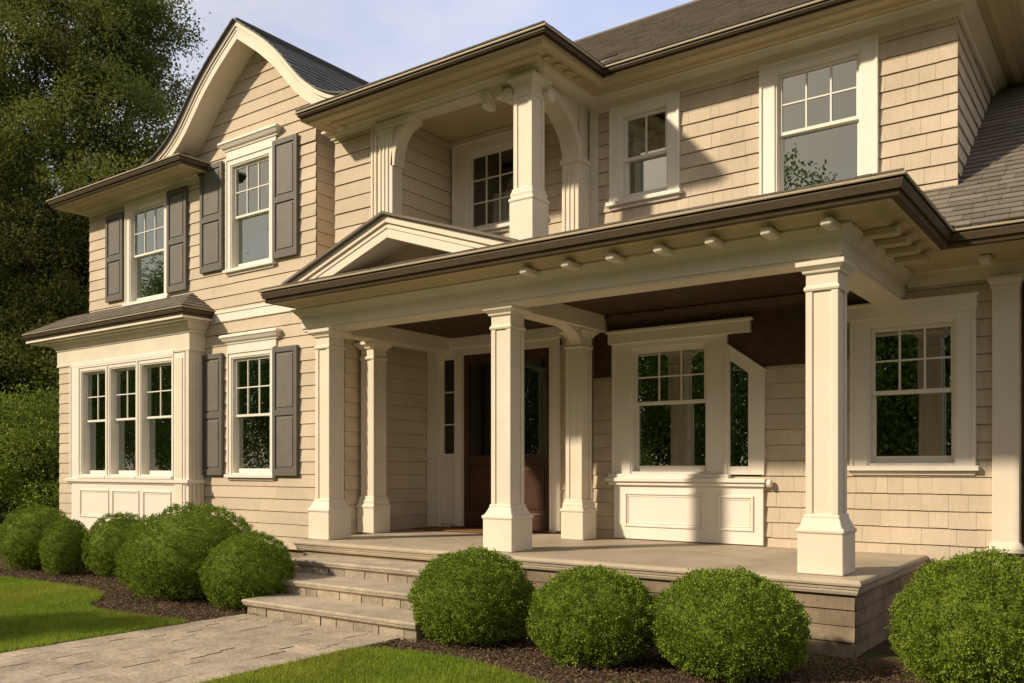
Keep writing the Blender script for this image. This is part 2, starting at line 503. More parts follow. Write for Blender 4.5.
def sub(mb, name, m, parent, bevel=.005):
    o = mb.build(name, m, None, bevel=bevel); o.parent = parent; return o

HOLES = []
def window(x0, x1, z0, z1, yw, cw=.11, grid=(3, 2), head=None, sillw=.05, split=.5, label=None, ct=None, lower=(1, 1),
           glass=None, single=False, sillz=.055, setback=.03):
    """x0..x1, z0..z1: outside of the casing; z0 = underside of the casing / sill"""
    ct = ct or cw
    yc = yw - .038
    zi0 = z0 + sillz; xi0, xi1, zi1 = x0 + cw, x1 - cw, z1 - ct
    c = MB()
    c.box(x0, xi0, yc, yw + .02, zi0, z1); c.box(xi1, x1, yc, yw + .02, zi0, z1)
    c.box(xi0, xi1, yc, yw + .02, zi1, z1)
    # back band
    c.box(x0 - .018, x0 + .016, yc - .018, yw + .01, zi0, z1 + .016); c.box(x1 - .016, x1 + .018, yc - .018, yw + .01, zi0, z1 + .016)
    c.box(x0 + .016, x1 - .016, yc - .018, yw + .01, z1 - .016, z1 + .016)
    # jamb lining
    ring(c, xi0 - .012, xi1 + .012, zi0, zi1 + .012, .034, yw - .022, yw + .15, wb=.03)
    w = c.build('window', TRIM_W, HOUSE, bevel=.006)
    if label: w['label'] = label
    s = MB(); s.box(x0 - sillw, x1 + sillw, yc - .055, yw + .03, z0, zi0)
    s.box(x0 - .01, x1 + .01, yc - .004, yw + .015, z0 - .045, z0 - .002)
    sub(s, 'sill', TRIM_W, w, .008)
    a0, a1, b0, b1 = xi0 + .022, xi1 - .022, zi0 + .03, zi1 - .022
    if single:
        sash(w, a0, a1, b0, b1, yw + setback, grid[0], grid[1], glass=glass)
    else:
        m_ = b0 + (b1 - b0) * split
        sash(w, a0, a1, m_ - .02, b1, yw + setback, grid[0], grid[1], glass=glass)
        sash(w, a0, a1, b0, m_ + .018, yw + setback + .042, lower[0], lower[1], wb=.075, glass=glass)
    if head == 'hood':
        h = MB()
        h.box(x0 - .005, x1 + .08, yc - .006, yw + .01, z1 + .02, z1 + .16)
        h.sweep([(x0 - .02, yw), (x0 - .02, yc - .01), (x1 + .11, yc - .01), (x1 + .11, yw)],
                [(-.02, z1 + .15), (.012, z1 + .15), (.018, z1 + .175), (.05, z1 + .20), (.085, z1 + .255), (.10, z1 + .262),
                 (.10, z1 + .295), (.075, z1 + .315), (-.03, z1 + .33)])
        sub(h, 'window_hood', TRIM_W, w, .004)
    HOLES.append((x0 + .03, x1 - .03, z0 + .02, z1 - .02, yw))
    return w

def holes(y): return [h[:4] for h in HOLES if abs(h[4] - y) < .02]

def shutter(x0, x1, z0, z1, yw):
    y0, y1 = yw - .075, yw - .025
    s = MB(); st = .075; zm = z0 + (z1 - z0) * .49
    s.box(x0, x0 + st, y0, y1, z0, z1); s.box(x1 - st, x1, y0, y1, z0, z1)
    for a, b in ((z0, z0 + .11), (zm - .05, zm + .05), (z1 - .09, z1)): s.box(x0 + st, x1 - st, y0, y1, a, b)
    o = s.build('shutter', SHUT, HOUSE, bevel=.005)
    p = MB()
    for a, b in ((z0 + .11, zm - .05), (zm + .05, z1 - .09)):
        p.box(x0 + st, x1 - st, y0 + .022, y1 - .006, a, b)
        p.box(x0 + st + .035, x1 - st - .035, y0 + .008, y1 - .01, a + .035, b - .035)
    sub(p, 'shutter_panel', SHUT_P, o, .012)
    return o

YW, YB, YM, YL, YD = 9.65, 9.35, 10.10, 8.85, 10.40

window(-16.52, -15.07, 4.76, 6.80, YW, cw=.13, ct=.13, label='upper left window between grey shutters under the eave')
shutter(-17.22, -16.60, 4.92, 6.66, YW); shutter(-15.06, -14.44, 4.86, 6.78, YW)
window(-13.26, -11.99, 5.00, 7.00, YW, cw=.105, head='hood', label='gable window with moulded hood between grey shutters')
shutter(-14.01, -13.36, 5.09, 7.02, YW); shutter(-11.97, -11.35, 5.07, 7.06, YW)
window(-13.22, -11.99, 1.38, 3.58, YW, cw=.085, head='hood', label='ground floor window with moulded hood beside the bay')
shutter(-13.95, -13.36, 1.42, 3.60, YW); shutter(-11.97, -11.35, 1.42, 3.58, YW)

# right and upper windows
window(-5.72, -4.76, 4.97, 6.25, YM, cw=.145, ct=.11, grid=(2, 1), split=.48, label='small upper window with wide cream casing')
window(-3.70, -2.41, 4.60, 6.265, YM, cw=.165, ct=.10, grid=(3, 2), split=.52, label='large upper right window reflecting the sky')
window(-8.40, -6.78, 4.98, 6.34, YM, cw=.25, ct=.16, grid=(4, 3), single=True, glass=GLASS_C, label='many paned window at the back of the balcony recess')
w9 = window(-2.67, -1.46, 1.52, 3.24, YM, cw=.165, ct=.14, grid=(3, 2), split=.52, label='six over one window right of the porch')
h = MB(); h.box(-2.76, -1.43, YM - .075, YM + .01, 3.17, 3.335); h.box(-2.78, -1.41, YM - .095, YM + .01, 3.315, 3.345)
sub(h, 'window_header', TRIM_W, w9, .006)

# porch window group: tall window, mullion and the raked side light
w8 = window(-5.68, -4.13, 1.42, 3.20, YM, cw=.25, ct=.11, grid=(3, 2), split=.56, label='porch window with a raked side light above white panels')
h = MB(); h.box(-5.74, -3.82, YM - .085, YM + .01, 3.16, 3.325); h.box(-5.77, -3.79, YM - .105, YM + .01, 3.30, 3.335)
sub(h, 'window_header', TRIM_W, w8, .006)
s = MB()
zt = lambda x: 3.05 - (x + 4.16) * .72
s.prism([(-4.125, 1.47), (-4.085, 1.47), (-4.085, zt(-4.085)), (-4.125, zt(-4.125))], 'y', YM - .04, YM + .12)
s.prism([(-3.855, 1.47), (-3.66, 1.47), (-3.66, zt(-3.66)), (-3.855, zt(-3.855))], 'y', YM - .045, YM + .12)
s.prism([(-4.085, zt(-4.085) - .15), (-3.855, zt(-3.855) - .15), (-3.855, zt(-3.855)), (-4.085, zt(-4.085))], 'y', YM - .042, YM + .12)
s.prism([(-4.125, zt(-4.125)), (-3.64, zt(-3.64)), (-3.64, zt(-3.64) + .035), (-4.125, zt(-4.125) + .035)], 'y', YM - .07, YM + .01)
s.box(-4.085, -3.855, YM - .041, YM + .12, 1.47, 1.57)
sub(s, 'side_light', TRIM_W, w8, .006)
p = MB(); p.face([(-4.095, YM - .02, 1.56), (-3.845, YM - .02, 1.56), (-3.845, YM - .02, zt(-3.845) - .14), (-4.095, YM - .02, zt(-4.095) - .14)])
p.build('pane', GLASS).parent = w8
HOLES.append((-4.15, -3.70, 1.45, 2.70, YM))
s = MB(); s.box(-5.76, -3.62, YM - .13, YM + .01, 1.375, 1.425); s.box(-5.72, -3.64, YM - .10, YM + .01, 1.33, 1.373)
s.tube([(-3.61, YM - .07, 1.37), (-3.56, YM - .07, 1.37)], [.05, .045], 12)
sub(s, 'sill_shelf', TRIM_W, w8, .008)

def panel_wall(name, x0, x1, z0, z1, y, cells, m=TRIM_W, inset=.018, fr=.03):
    """boarded apron with framed, raised panels; cells: list of (xa, xb, za, zb)"""
    b = MB(); b.box(x0, x1, y, y + .04, z0, z1)
    o = b.build(name, m, HOUSE, bevel=.004)
    p = MB()
    for xa, xb, za, zb in cells:
        ring(p, xa, xb, za, zb, fr, y - inset, y + .002)
        ring(p, xa + fr + .012, xb - fr - .012, za + fr + .012, zb - fr - .012, .016, y - .008, y + .002)
    sub(p, 'panel_moulding', m, o, .005)
    return o
panel_wall('apron_panel', -5.66, -3.665, .64, 1.33, YM - .06, [(-5.50, -4.40, .80, 1.24), (-4.22, -3.78, .80, 1.22)])

# ---- bay of three windows on the left wing
mull = [(-17.74, -16.68), (-16.66, -15.60), (-15.58, -14.42)]
for (xa, xb), lb in zip(mull, ('left', 'middle', 'right')):
    window(xa, xb, 1.34, 3.60, YB, cw=.065, ct=.08, grid=(2, 2), split=.52, sillw=0, setback=.06, label='%s window of the three in the bay' % lb)
b = MB()
b.box(-18.06, -17.762, YB - .05, YB + .02, 1.33, 3.64); b.box(-18.08, -18.03, YB - .065, YB + .02, 1.33, 3.64)
b.box(-14.40, -14.06, YB - .045, YB + .02, .2, 3.64)
b.box(-18.06, -14.40, YB - .052, YB + .02, 3.62, 3.70)
b.build('bay_casing', TRIM_W, HOUSE, bevel=.006)
panel_wall('apron_panel', -18.06, -14.405, .2, 1.235, YB - .03,
           [(-17.72, -16.62, .56, 1.12), (-16.50, -15.55, .56, 1.12), (-15.42, -14.50, .56, 1.12)])
s = MB(); s.sweep([(-18.14, YB + .02), (-18.14, YB), (-14.0, YB), (-14.0, YW)], [(-.03, 1.235), (.045, 1.235), (.05, 1.262), (.085, 1.275), (.09, 1.335), (-.03, 1.338)])
s.build('bay_sill', TRIM_W, HOUSE, bevel=.006)
# corner pilaster and the return of the bay
s = MB(); s.box(-14.06, -13.96, YB - .03, YW + .02, .2, 3.70)
for yy in (YB + .04, YB + .13, YB + .22): s.box(-13.965, -13.935, yy, yy + .05, .55, 3.55)
s.box(-14.34, -14.12, YB - .06, YB - .04, .3, 3.55)
s.build('bay_pilaster', TRIM, HOUSE, bevel=.006)
wall('wall', (0, YB, 0), X, FRONT, const(-18.60, -18.06), .2, 3.75, seed=11, expo=.208, w=(.9, 2.6))
# bay entablature: frieze, crown, gutter
bay_g = [(-19.45, 16), (-19.45, 8.98), (-13.66, 8.98), (-13.66, YW)]
bay_w = [(-18.62, 16), (-18.62, YB), (-13.97, YB), (-13.97, YW)]
s = MB()
s.sweep(bay_w, [(-.05, 3.66), (.035, 3.66), (.04, 3.70), (.03, 3.71), (.03, 3.98), (.05, 3.99), (.055, 4.03), (.09, 4.06), (.13, 4.13), (.16, 4.15), (.16, 4.19), (-.05, 4.2)])
s.build('bay_entablature', TRIM, HOUSE, bevel=.004)
s = MB()
s.sweep(bay_g, [(-.05, 4.20), (-.05, 4.24), (-.10, 4.24), (-.10, 4.175), (-.70, 4.175)], caps=False)
s.build('soffit', TRIM, HOUSE)

def gutter(path, zt, ht=.15):
    s = MB()
    s.sweep(path, [(-.13, zt - ht), (-.055, zt - ht), (-.045, zt - ht + .028), (-.038, zt - ht + .03), (-.055, zt - ht + .036), (-.055, zt - ht + .044),
                   (-.030, zt - ht + .05), (-.012, zt - .055), (-.012, zt - .042), (-.03, zt - .04), (-.03, zt - .032), (0, zt - .03), (.004, zt - .004), (-.008, zt), (-.014, zt - .02), (-.13, zt - .022)])
    o = s.build('gutter', GUT, HOUSE)
    l = MB(); l.sweep(path, [(-.02, zt - .030), (.008, zt - .030), (.012, zt - .022), (.012, zt - .010), (.006, zt - .006), (-.02, zt - .006)])
    sub(l, 'gutter_lip', LIP, o, 0)
    return o
gutter(bay_g, 4.40)

# ---- wing walls
GX = -12.44
HC = [(7.20, 2.50), (7.29, 2.26), (7.41, 2.02), (7.64, 1.70), (7.93, 1.42), (8.22, 1.15), (8.56, .75), (8.80, .41), (9.06, .04)]
def hw(z):
    if z <= HC[0][0]: return HC[0][1]
    for (a, p), (b, q) in zip(HC[:-1], HC[1:]):
        if z <= b: return p + (q - p) * (z - a) / (b - a)
    return 0.0
def wing_rng(z):
    if z < 4.35: return (-14.0, -10.95)
    if z < 6.88: return (-17.95, -10.95)
    return (max(-17.9, GX - hw(z)), max(min(-10.95, GX + hw(z)), GX - hw(z)))
HW = holes(YW)
wall('wall', (0, YW, 0), X, FRONT, lambda z: (-14.0, -10.95), .2, 4.20, HW, seed=1, expo=.208, w=(.9, 2.6))
wall('wall', (0, YW, 0), X, FRONT, lambda z: (-17.95, -10.95), 4.20, 6.86, HW, seed=2, expo=.208, w=(.9, 2.6))
wall('wall', (0, YW, 0), X, FRONT, wing_rng, 6.881, 9.05, HW, seed=3, expo=.208, w=(.9, 2.6))
s = MB(); s.box(-13.60, -10.96, YW - .03, YW + .01, 4.16, 4.33); s.box(-13.60, -10.96, YW - .045, YW + .01, 4.31, 4.35)
s.build('belt_board', TRIM_W, HOUSE, bevel=.005)
wall('wall', (-10.95, 0, 0), Y, X, const(YW, 16), .2, 7.2, seed=4, expo=.208, w=(.9, 2.6))          # right flank of the wing
wall('wall', (-17.95, 0, 0), -Y, -X, const(-18, -YW), 4.2, 6.9, seed=5, expo=.208, w=(.9, 2.6))     # left flank, upper
wall('wall', (-18.60, 0, 0), -Y, -X, const(-16, -YB), .2, 3.75, seed=6, expo=.208, w=(.9, 2.6))     # left flank, lower
# wing left eave
we_g = [(-18.40, 16), (-18.40, 8.98), (-13.74, 8.98), (-13.74, YW)]
we_w = [(-17.97, 16), (-17.97, YW), (-14.05, YW)]
s = MB(); s.sweep(we_w, [(-.02, 6.79), (.03, 6.79), (.035, 6.86), (.06, 6.88), (.10, 6.905), (.105, 6.925)], caps=True)
s.build('frieze', TRIM, HOUSE, bevel=.003)
s = MB(); s.sweep(we_g, [(-.05, 6.925), (-.08, 6.92), (-.09, 6.90), (-.12, 6.90), (-.14, 6.925), (-.22, 6.935), (-.24, 6.92), (-.40, 6.92), (-.42, 6.90), (-.56, 6.90), (-.70, 6.92)], caps=False)
s.build('soffit', SOFF, HOUSE)
gutter(we_g, 7.07)

# curved gable: rake, soffit, roof
outer = [(-h_, z) for z, h_ in HC[:-1]] + [(0, 9.08)] + [(h_, z) for z, h_ in reversed(HC[:-1])]
def smooth_poly(pts, it=2):
    for _ in range(it):
        q = [pts[0]]
        for a, b in zip(pts[:-1], pts[1:]):
            if a[0] != 0 : q.append((a[0] * .75 + b[0] * .25, a[1] * .75 + b[1] * .25))
            else: q.append(a)
            if b[0] != 0: q.append((a[0] * .25 + b[0] * .75, a[1] * .25 + b[1] * .75))
        q.append(pts[-1]); pts = q
    return pts
lh = smooth_poly([(-2.75, 7.16)] + outer[:9], 1)
halfL = [(GX + x, z) for x, z in lh]
halfR = [(GX - x, z) for x, z in lh]
def offset(poly, d, apex_i):
    out = []
    for i, p in enumerate(poly):
        a = poly[max(i - 1, 0)]; b = poly[min(i + 1, len(poly) - 1)]
        t = Vector((b[0] - a[0], b[1] - a[1])).normalized(); n = Vector((t.y, -t.x))
        q = (p[0] + n.x * d, p[1] + n.y * d)
        out.append(q)
    # apex: keep on the centre line
    t = Vector((poly[-1][0] - poly[-2][0], poly[-1][1] - poly[-2][1])).normalized()
    out[-1] = (poly[-1][0], poly[-1][1] - d / max(.3, abs(t.x)))
    return out
inL = offset(halfL, .245, 0); md = offset(halfL, .075, 0)
mir = lambda P_: [(2 * GX - x, z) for x, z in P_]
s = MB()
for A, B in ((halfL, inL), (mir(halfL), mir(inL))): s.strip(A, B, 'y', 9.22, YW + .03)
for A, B in ((halfL, md), (mir(halfL), mir(md))): s.strip(A, B, 'y', 9.185, 9.219)
m2a, m2b = offset(halfL, .09, 0), offset(halfL, .125, 0)
for A, B in ((m2a, m2b), (mir(m2a), mir(m2b))): s.strip(A, B, 'y', 9.208, 9.219)
s.build('rake_board', TRIM, HOUSE)
def arc_courses(half, y0, y1, m, lift, expo=.15):
    mb = MB(); rn = random.Random(4)
    pts = [Vector(p) for p in half]; L_ = [0]
    for a, b in zip(pts[:-1], pts[1:]): L_.append(L_[-1] + (b - a).length)
    def at(s_):
        for i in range(len(pts) - 1):
            if s_ <= L_[i + 1]: return pts[i].lerp(pts[i + 1], (s_ - L_[i]) / (L_[i + 1] - L_[i]))
        return pts[-1]
    sgn = -1 if half[0][0] < half[-1][0] else 1
    s_ = 0
    while s_ < L_[-1]:
        a, b = at(s_), at(min(s_ + expo, L_[-1])); t = (b - a).normalized(); n = Vector((-t.y, t.x)) if sgn < 0 else Vector((t.y, -t.x))
        y = y0
        while y < y1:
            ye = min(y + rn.uniform(.15, .35), y1); tn = rn.uniform(.82, 1.15)
            A = a + n * (lift + .02); B = b + n * (lift + .006)
            q = [(A.x, y + .002, A.y), (A.x, ye - .002, A.y), (B.x, ye - .002, B.y), (B.x, y + .002, B.y)]
            mb.face(q, tn)
            A0 = a + n * 0.001
            mb.face([(A0.x, y, A0.y), (A0.x, ye, A0.y), q[1], q[0]], tn)
            if y == y0:
                B0 = b + n * 0.001; mb.face([(A0.x, y, A0.y), q[0], q[3], (B0.x, y, B0.y)], tn)
            y = ye
        s_ += expo
    for a, b in zip(half[:-1], half[1:]):
        mb.face([(a[0], y0 + .003, a[1] + .004), (a[0], y1, a[1] + .004), (b[0], y1, b[1] + .004), (b[0], y0 + .003, b[1] + .004)], .8)
    return mb.build('roof', m, HOUSE)
arc_courses(halfL, 9.13, 17, SLATE, .012)
arc_courses(halfR, 9.13, 17, SLATE, .012)
s = MB(); s.tube([(GX, 9.2, 9.115), (GX, 17, 9.115)], [.025, .025], 8); s.build('ridge_cap', SLATE, HOUSE)

# wing low roofs (left of the gable, and over the bay)
def plane_roof(P, U, V, N, rng, v1, m, seed, name='roof', v0=0, expo=.14):
    mb = MB()
    courses(mb, P, U, V, N, rng, v0, v1, expo, .012, (), .12, .32, .004, (.80, 1.16), .004, .004, seed)
    sheet(mb, P, U, V, N, rng, v0, v1, d=-.004)
    # butt edge at the eave
    return mb.build(name, m, HOUSE)
def slope(ax, pitch):
    """ax: plan uphill direction -> (V, N)"""
    a = Vector(ax).normalized(); V = (a + Z * pitch).normalized(); N = (Z - a * pitch).normalized(); return V, N
V, N = slope(Y, .45); c_ = 1 / math.sqrt(1 + .45 ** 2)
plane_roof((0, 9.0, 7.07), X, V, N, lambda v: (-18.40 + v * c_, -13.74 - v * c_), 2.0, ROOF, 21)
V, N = slope(X, .45)
plane_roof((-18.38, 0, 7.07), -Y, V, N, lambda v: (-17, -9.0 - v * c_), 4.5, ROOF, 22)
V, N = slope(Y, .58); c_ = 1 / math.sqrt(1 + .58 ** 2)
plane_roof((0, 9.0, 4.41), X, V, N, lambda v: (-19.45 + v * c_, -13.68 - v * c_), .64 / c_, ROOF, 23)
V, N = slope(X, .58)
plane_roof((-19.43, 0, 4.41), -Y, V, N, lambda v: (-16, -9.0 - v * c_), 1.5 / c_, ROOF, 24)
V, N = slope(-X, .58)
plane_roof((-13.68, 0, 4.41), Y, V, N, lambda v: (9.0 + v * c_, YW), .64 / c_, ROOF, 25)

# ---- main upper walls
HM = holes(YM)
wall('wall', (0, YM, 0), X, FRONT, const(-10.95, -1.614), 4.20, 6.36, HM, seed=31)
wall('wall', (-1.63, 0, 0), Y, X, const(YM, 17), 3.9, 6.36, seed=32)
s = MB(); s.box(-1.72, -1.60, YM - .03, YM + .01, 4.36, 4.42); s.box(-2.4, -1.60, YM - .028, YM + .01, 4.36, 4.41); s.build('skirt_board', TRIM, HOUSE)
s = MB(); s.box(-1.70, -1.632, YM + .003, YM + .06, 4.0, 6.24); s.build('corner_board', SID, HOUSE)
# loggia (balcony recess) front wall and left cheek
wall('wall', (0, YL, 0), X, FRONT, const(-9.63, -8.85), 4.0, 6.36, seed=33, expo=.208, w=(.9, 2.6))
wall('wall', (-9.63, 0, 0), -Y, -X, const(-YM, -YL), 4.0, 6.36, seed=34, expo=.208, w=(.9, 2.6))
wall('wall', (-8.47, 0, 0), Y, X, const(YL + .1, YM), 4.0, 6.42, seed=35, expo=.208, w=(.9, 2.6))
s = MB(); s.box(-8.86, -8.45, YL - .03, YL + .14, 4.0, 6.335)
for xx in (-8.855, -8.79): s.box(xx, xx + .04, YL - .055, YL - .028, 4.0, 6.335)
s.box(-8.70, -8.44, YL - .05, YL + .15, 4.0, 6.20)
for xx in (-8.68, -8.61, -8.54): s.box(xx, xx + .03, YL - .066, YL - .048, 4.2, 6.10)
s.box(-8.72, -8.42, YL - .075, YL + .17, 6.17, 6.25); s.box(-8.74, -8.10, YL - .10, YL + .19, 6.25, 6.335)
s.build('pilaster', TRIM, HOUSE, bevel=.006)
# arched brackets: quarter-ellipse spandrels
def arc(cx, cz, a, b, n=14, t0=0, t1=90): return [(cx + a * math.cos(R(t0 + (t1 - t0) * i / n)), cz + b * math.sin(R(t0 + (t1 - t0) * i / n))) for i in range(n + 1)]
s = MB()
e = [(-8.13 - x, z) for x, z in arc(0, 5.72, .31, .53)]       # left spandrel, opening to the right
for (xa, za), (xb, zb) in zip(e[:-1], e[1:]):
    s.prism([(xa, za), (xb, zb), (xb, 6.345), (xa, 6.345)], 'y', YL - .02, YL + .12)
rib_o = [(-8.13 - x, z) for x, z in arc(0, 5.72, .345, .565)]; rib_i = [(-8.13 - x, z) for x, z in arc(0, 5.72, .275, .495)]
s.strip(rib_o, rib_i, 'y', YL - .05, YL + .15)
s.build('arch_bracket', TRIM, HOUSE)
s = MB()
e = arc(8.99, 5.60, .86, .68)
for (ya, za), (yb, zb) in zip(e[:-1], e[1:]): s.prism([(ya, za), (yb, zb), (yb, 6.345), (ya, 6.345)], 'x', -6.26, -6.08)
s.box(-6.26, -6.08, 9.84, 10.08, 5.60, 6.345)
ro, ri = arc(8.99, 5.60, .90, .72), arc(8.99, 5.60, .80, .62)
s.strip(ro, ri, 'x', -6.30, -6.04)
s.build('arch_bracket', TRIM, HOUSE)
s = MB(); s.box(-6.30, -6.04, 9.78, YM, 4.1, 5.60)
for yy in (9.83, 9.91, 9.99): s.box(-6.045, -6.025, yy, yy + .035, 4.3, 5.5)
for xx in (-6.27, -6.20, -6.13): s.box(xx, xx + .03, 9.765, 9.782, 4.3, 5.5)
s.box(-6.32, -6.02, 9.76, YM, 5.56, 5.63); s.box(-6.33, -6.01, 9.75, YM, 4.1, 4.42)
s.box(-6.04, -5.92, YM - .04, YM + .02, 4.2, 6.345)
s.build('pilaster', TRIM, HOUSE, bevel=.006)
# scroll corbels either side of the balcony column head
s = MB(); s.box(-6.66, -6.55, YL - .06, YL + .10, 6.20, 6.33); s.tube([(-6.46, YL - .08, 6.19), (-6.46, YL + .12, 6.19)], [.085, .085], 18)
s.build('scroll_corbel', TRIM, HOUSE, bevel=.006); s = MB()
s.box(-6.90, -6.74, YL - .07, YL + .11, 6.24, 6.335); s.box(-6.86, -6.76, YL - .06, YL + .10, 6.12, 6.24)
s.build('corbel', TRIM, HOUSE, bevel=.006); s = MB()
s.tube([(-6.24, 9.06, 6.16), (-5.98, 9.06, 6.16)], [.085, .085], 18)
s.build('scroll_corbel', TRIM, HOUSE, bevel=.006)

def square(cx, cy, h): return [(cx - h, cy - h), (cx + h, cy - h), (cx + h, cy + h), (cx - h, cy + h)]
def column(cx, cy, z0, z1, sh=.14, ph=.205, hp=.36, hc=.20, label=None, cap_w=.075):
    c = MB(); zb, zt_ = z0 + hp + .10, z1 - hc
    c.box(cx - sh, cx + sh, cy - sh, cy + sh, z0 + .05, z1 - .02)
    st = .045; d = .014
    for sx, sy in ((1, 0), (-1, 0), (0, 1), (0, -1)):           # framed faces
        for q in (-1, 1):
            a = sorted((q * (sh), q * (sh - st)))
            if sx: c.box(cx + sx * sh - (0 if sx > 0 else d), cx + sx * sh + (d if sx > 0 else 0), cy + a[0], cy + a[1], zb + .06, zt_)
            else: c.box(cx + a[0] - (d if q < 0 else 0), cx + a[1] + (d if q > 0 else 0), cy + sy * sh - (0 if sy > 0 else d), cy + sy * sh + (d if sy > 0 else 0), zb + .06, zt_)
    o = c.build('column', TRIM, HOUSE, bevel=.005)
    if label: o['label'] = label
    b = MB(); b.box(cx - ph, cx + ph, cy - ph, cy + ph, z0, z0 + hp)
    b.sweep(square(cx, cy, sh), [(ph - sh - .001, z0 + hp - .01), (ph - sh + .012, z0 + hp), (ph - sh + .012, z0 + hp + .03), (ph - sh - .012, z0 + hp + .045), (.045, z0 + hp + .09),
                                (.03, z0 + hp + .125), (.03, z0 + hp + .15), (.018, z0 + hp + .16), (-.02, z0 + hp + .161)], closed=True)
    sub(b, 'column_base', TRIM, o, .010)
    k = MB()
    k.sweep(square(cx, cy, sh), [(-.02, zt_ - .05), (.022, zt_ - .05), (.03, zt_ - .03), (.022, zt_ - .01), (.012, zt_), (.012, z1 - .10), (.035, z1 - .095), (.04, z1 - .075), (cap_w, z1 - .045), (cap_w + .008, z1 - .04), (cap_w + .008, z1 + .002), (-.02, z1 + .002)], closed=True)
    sub(k, 'capital', TRIM, o, .004)
    return o
column(-6.20, YL + .03, 4.1, 6.34, sh=.125, ph=.175, hp=.72, hc=.19, label='upper column standing on the porch roof at the balcony corner')

# loggia / main cornice
main_g = [(-9.69, 12), (-9.69, 8.16), (-5.48, 8.16), (-5.48, 9.47), (-0.95, 9.47), (-0.95, 17)]
gutter(main_g, 6.54, .13)
s = MB()
s.sweep([(-9.65, YM), (-9.65, YL - .01), (-5.97, YL - .01), (-5.97, YM - .01), (-1.60, YM - .01), (-1.60, 17)],
        [(-.20, 6.335), (.035, 6.335), (.04, 6.36), (.07, 6.375), (.10, 6.41), (.13, 6.42), (.13, 6.45), (-.2, 6.455)])
s.build('frieze', TRIM, HOUSE)
s = MB(); s.box(-5.97, -1.58, YM - .045, YM + .02, 6.24, 6.34); s.box(-1.64, -1.583, YM + .022, 17, 6.242, 6.338); s.box(-9.0, -6.0, YM - .03, YM + .02, 6.30, 6.42)
s.build('frieze', TRIM, HOUSE, bevel=.004)
s = MB()
s.sweep(main_g, [(-.04, 6.412), (-.09, 6.408), (-.11, 6.375), (-.15, 6.37), (-.17, 6.392), (-.22, 6.41), (-.24, 6.43), (-.34, 6.432), (-.36, 6.405), (-.42, 6.40), (-.44, 6.43), (-.50, 6.447), (-.72, 6.449)], caps=False)
s.build('soffit', SOFF, HOUSE)
s = MB(); s.box(-9.6, -5.9, YL - .3, YM + .02, 6.425, 6.45); s.build('balcony_ceiling', SOFF, HOUSE)
for i in range(4):
    s = MB(); yy = 8.62 + i * .23; s.box(-5.83, -5.74, yy, yy + .09, 6.40, 6.435); s.build('dentil', SOFF, HOUSE, bevel=.012)

# main roof and balcony roof
V, N = slope(Y, .646); c_ = 1 / math.sqrt(1 + .646 ** 2)
plane_roof((0, 9.46, 6.55), X, V, N, lambda v: (-5.6 if v * c_ < .7 else -10.9, -0.95 - v * c_), 5.05 / c_, ROOF, 41)
V, N = slope(-X, .646)
plane_roof((-.96, 0, 6.55), Y, V, N, lambda v: (9.46 + v * c_, 19.5 - v * c_), 5.02 / c_, ROOF, 42)
V, N = slope(-Y, .646)
plane_roof((0, 19.55, 6.55), -X, V, N, lambda v: (.95 + v * c_, 13), 5.05 / c_, ROOF, 43, expo=.3)
s = MB(); s.tube([(-6.0, 14.5, 9.80), (-13, 14.5, 9.80)], [.05, .05], 8); s.build('ridge_cap', ROOF, HOUSE)
V, N = slope(Y, .28); c_ = 1 / math.sqrt(1 + .28 ** 2)
plane_roof((0, 8.15, 6.55), X, V, N, lambda v: (-9.69 + v * c_, -5.48 - v * c_), 2.0 / c_, ROOF, 44)
V, N = slope(-X, .28)
plane_roof((-5.49, 0, 6.55), Y, V, N, lambda v: (8.15 + v * c_, 10.4), 2.0 / c_, ROOF, 45)
V, N = slope(X, .28)
plane_roof((-9.68, 0, 6.55), -Y, V, N, lambda v: (-11.5, -8.15 - v * c_), 2.0 / c_, ROOF, 46)

# ---- porch
ZD = .63
# back walls
wall('wall', (0, YM, 0), X, FRONT, const(-6.0, -1.04), .2, 3.66, HM, seed=51)
wall('wall', (-6.0, 0, 0), Y, X, const(YM, YD), .2, 3.66, seed=52)
HOLES.append((-8.95, -8.50, .7, 3.36, YD)); HOLES.append((-8.50, -6.85, .6, 3.36, YD))
wall('wall', (0, YD, 0), X, FRONT, const(-10.95, -6.0), .2, 3.66, holes(YD), seed=53, expo=.208, w=(.9, 2.6))
wall('wall', (0, 8.62, 0), X, FRONT, const(-9.63, -9.20), .2, 3.66, seed=54, expo=.208, w=(.9, 2.6))
wall('wall', (-9.20, 0, 0), Y, X, const(8.62, YD), .2, 3.66, seed=55, expo=.208, w=(.9, 2.6))
wall('wall', (-9.63, 0, 0), -Y, -X, const(-YD, -8.62), .2, 4.0, seed=56, expo=.208, w=(.9, 2.6))
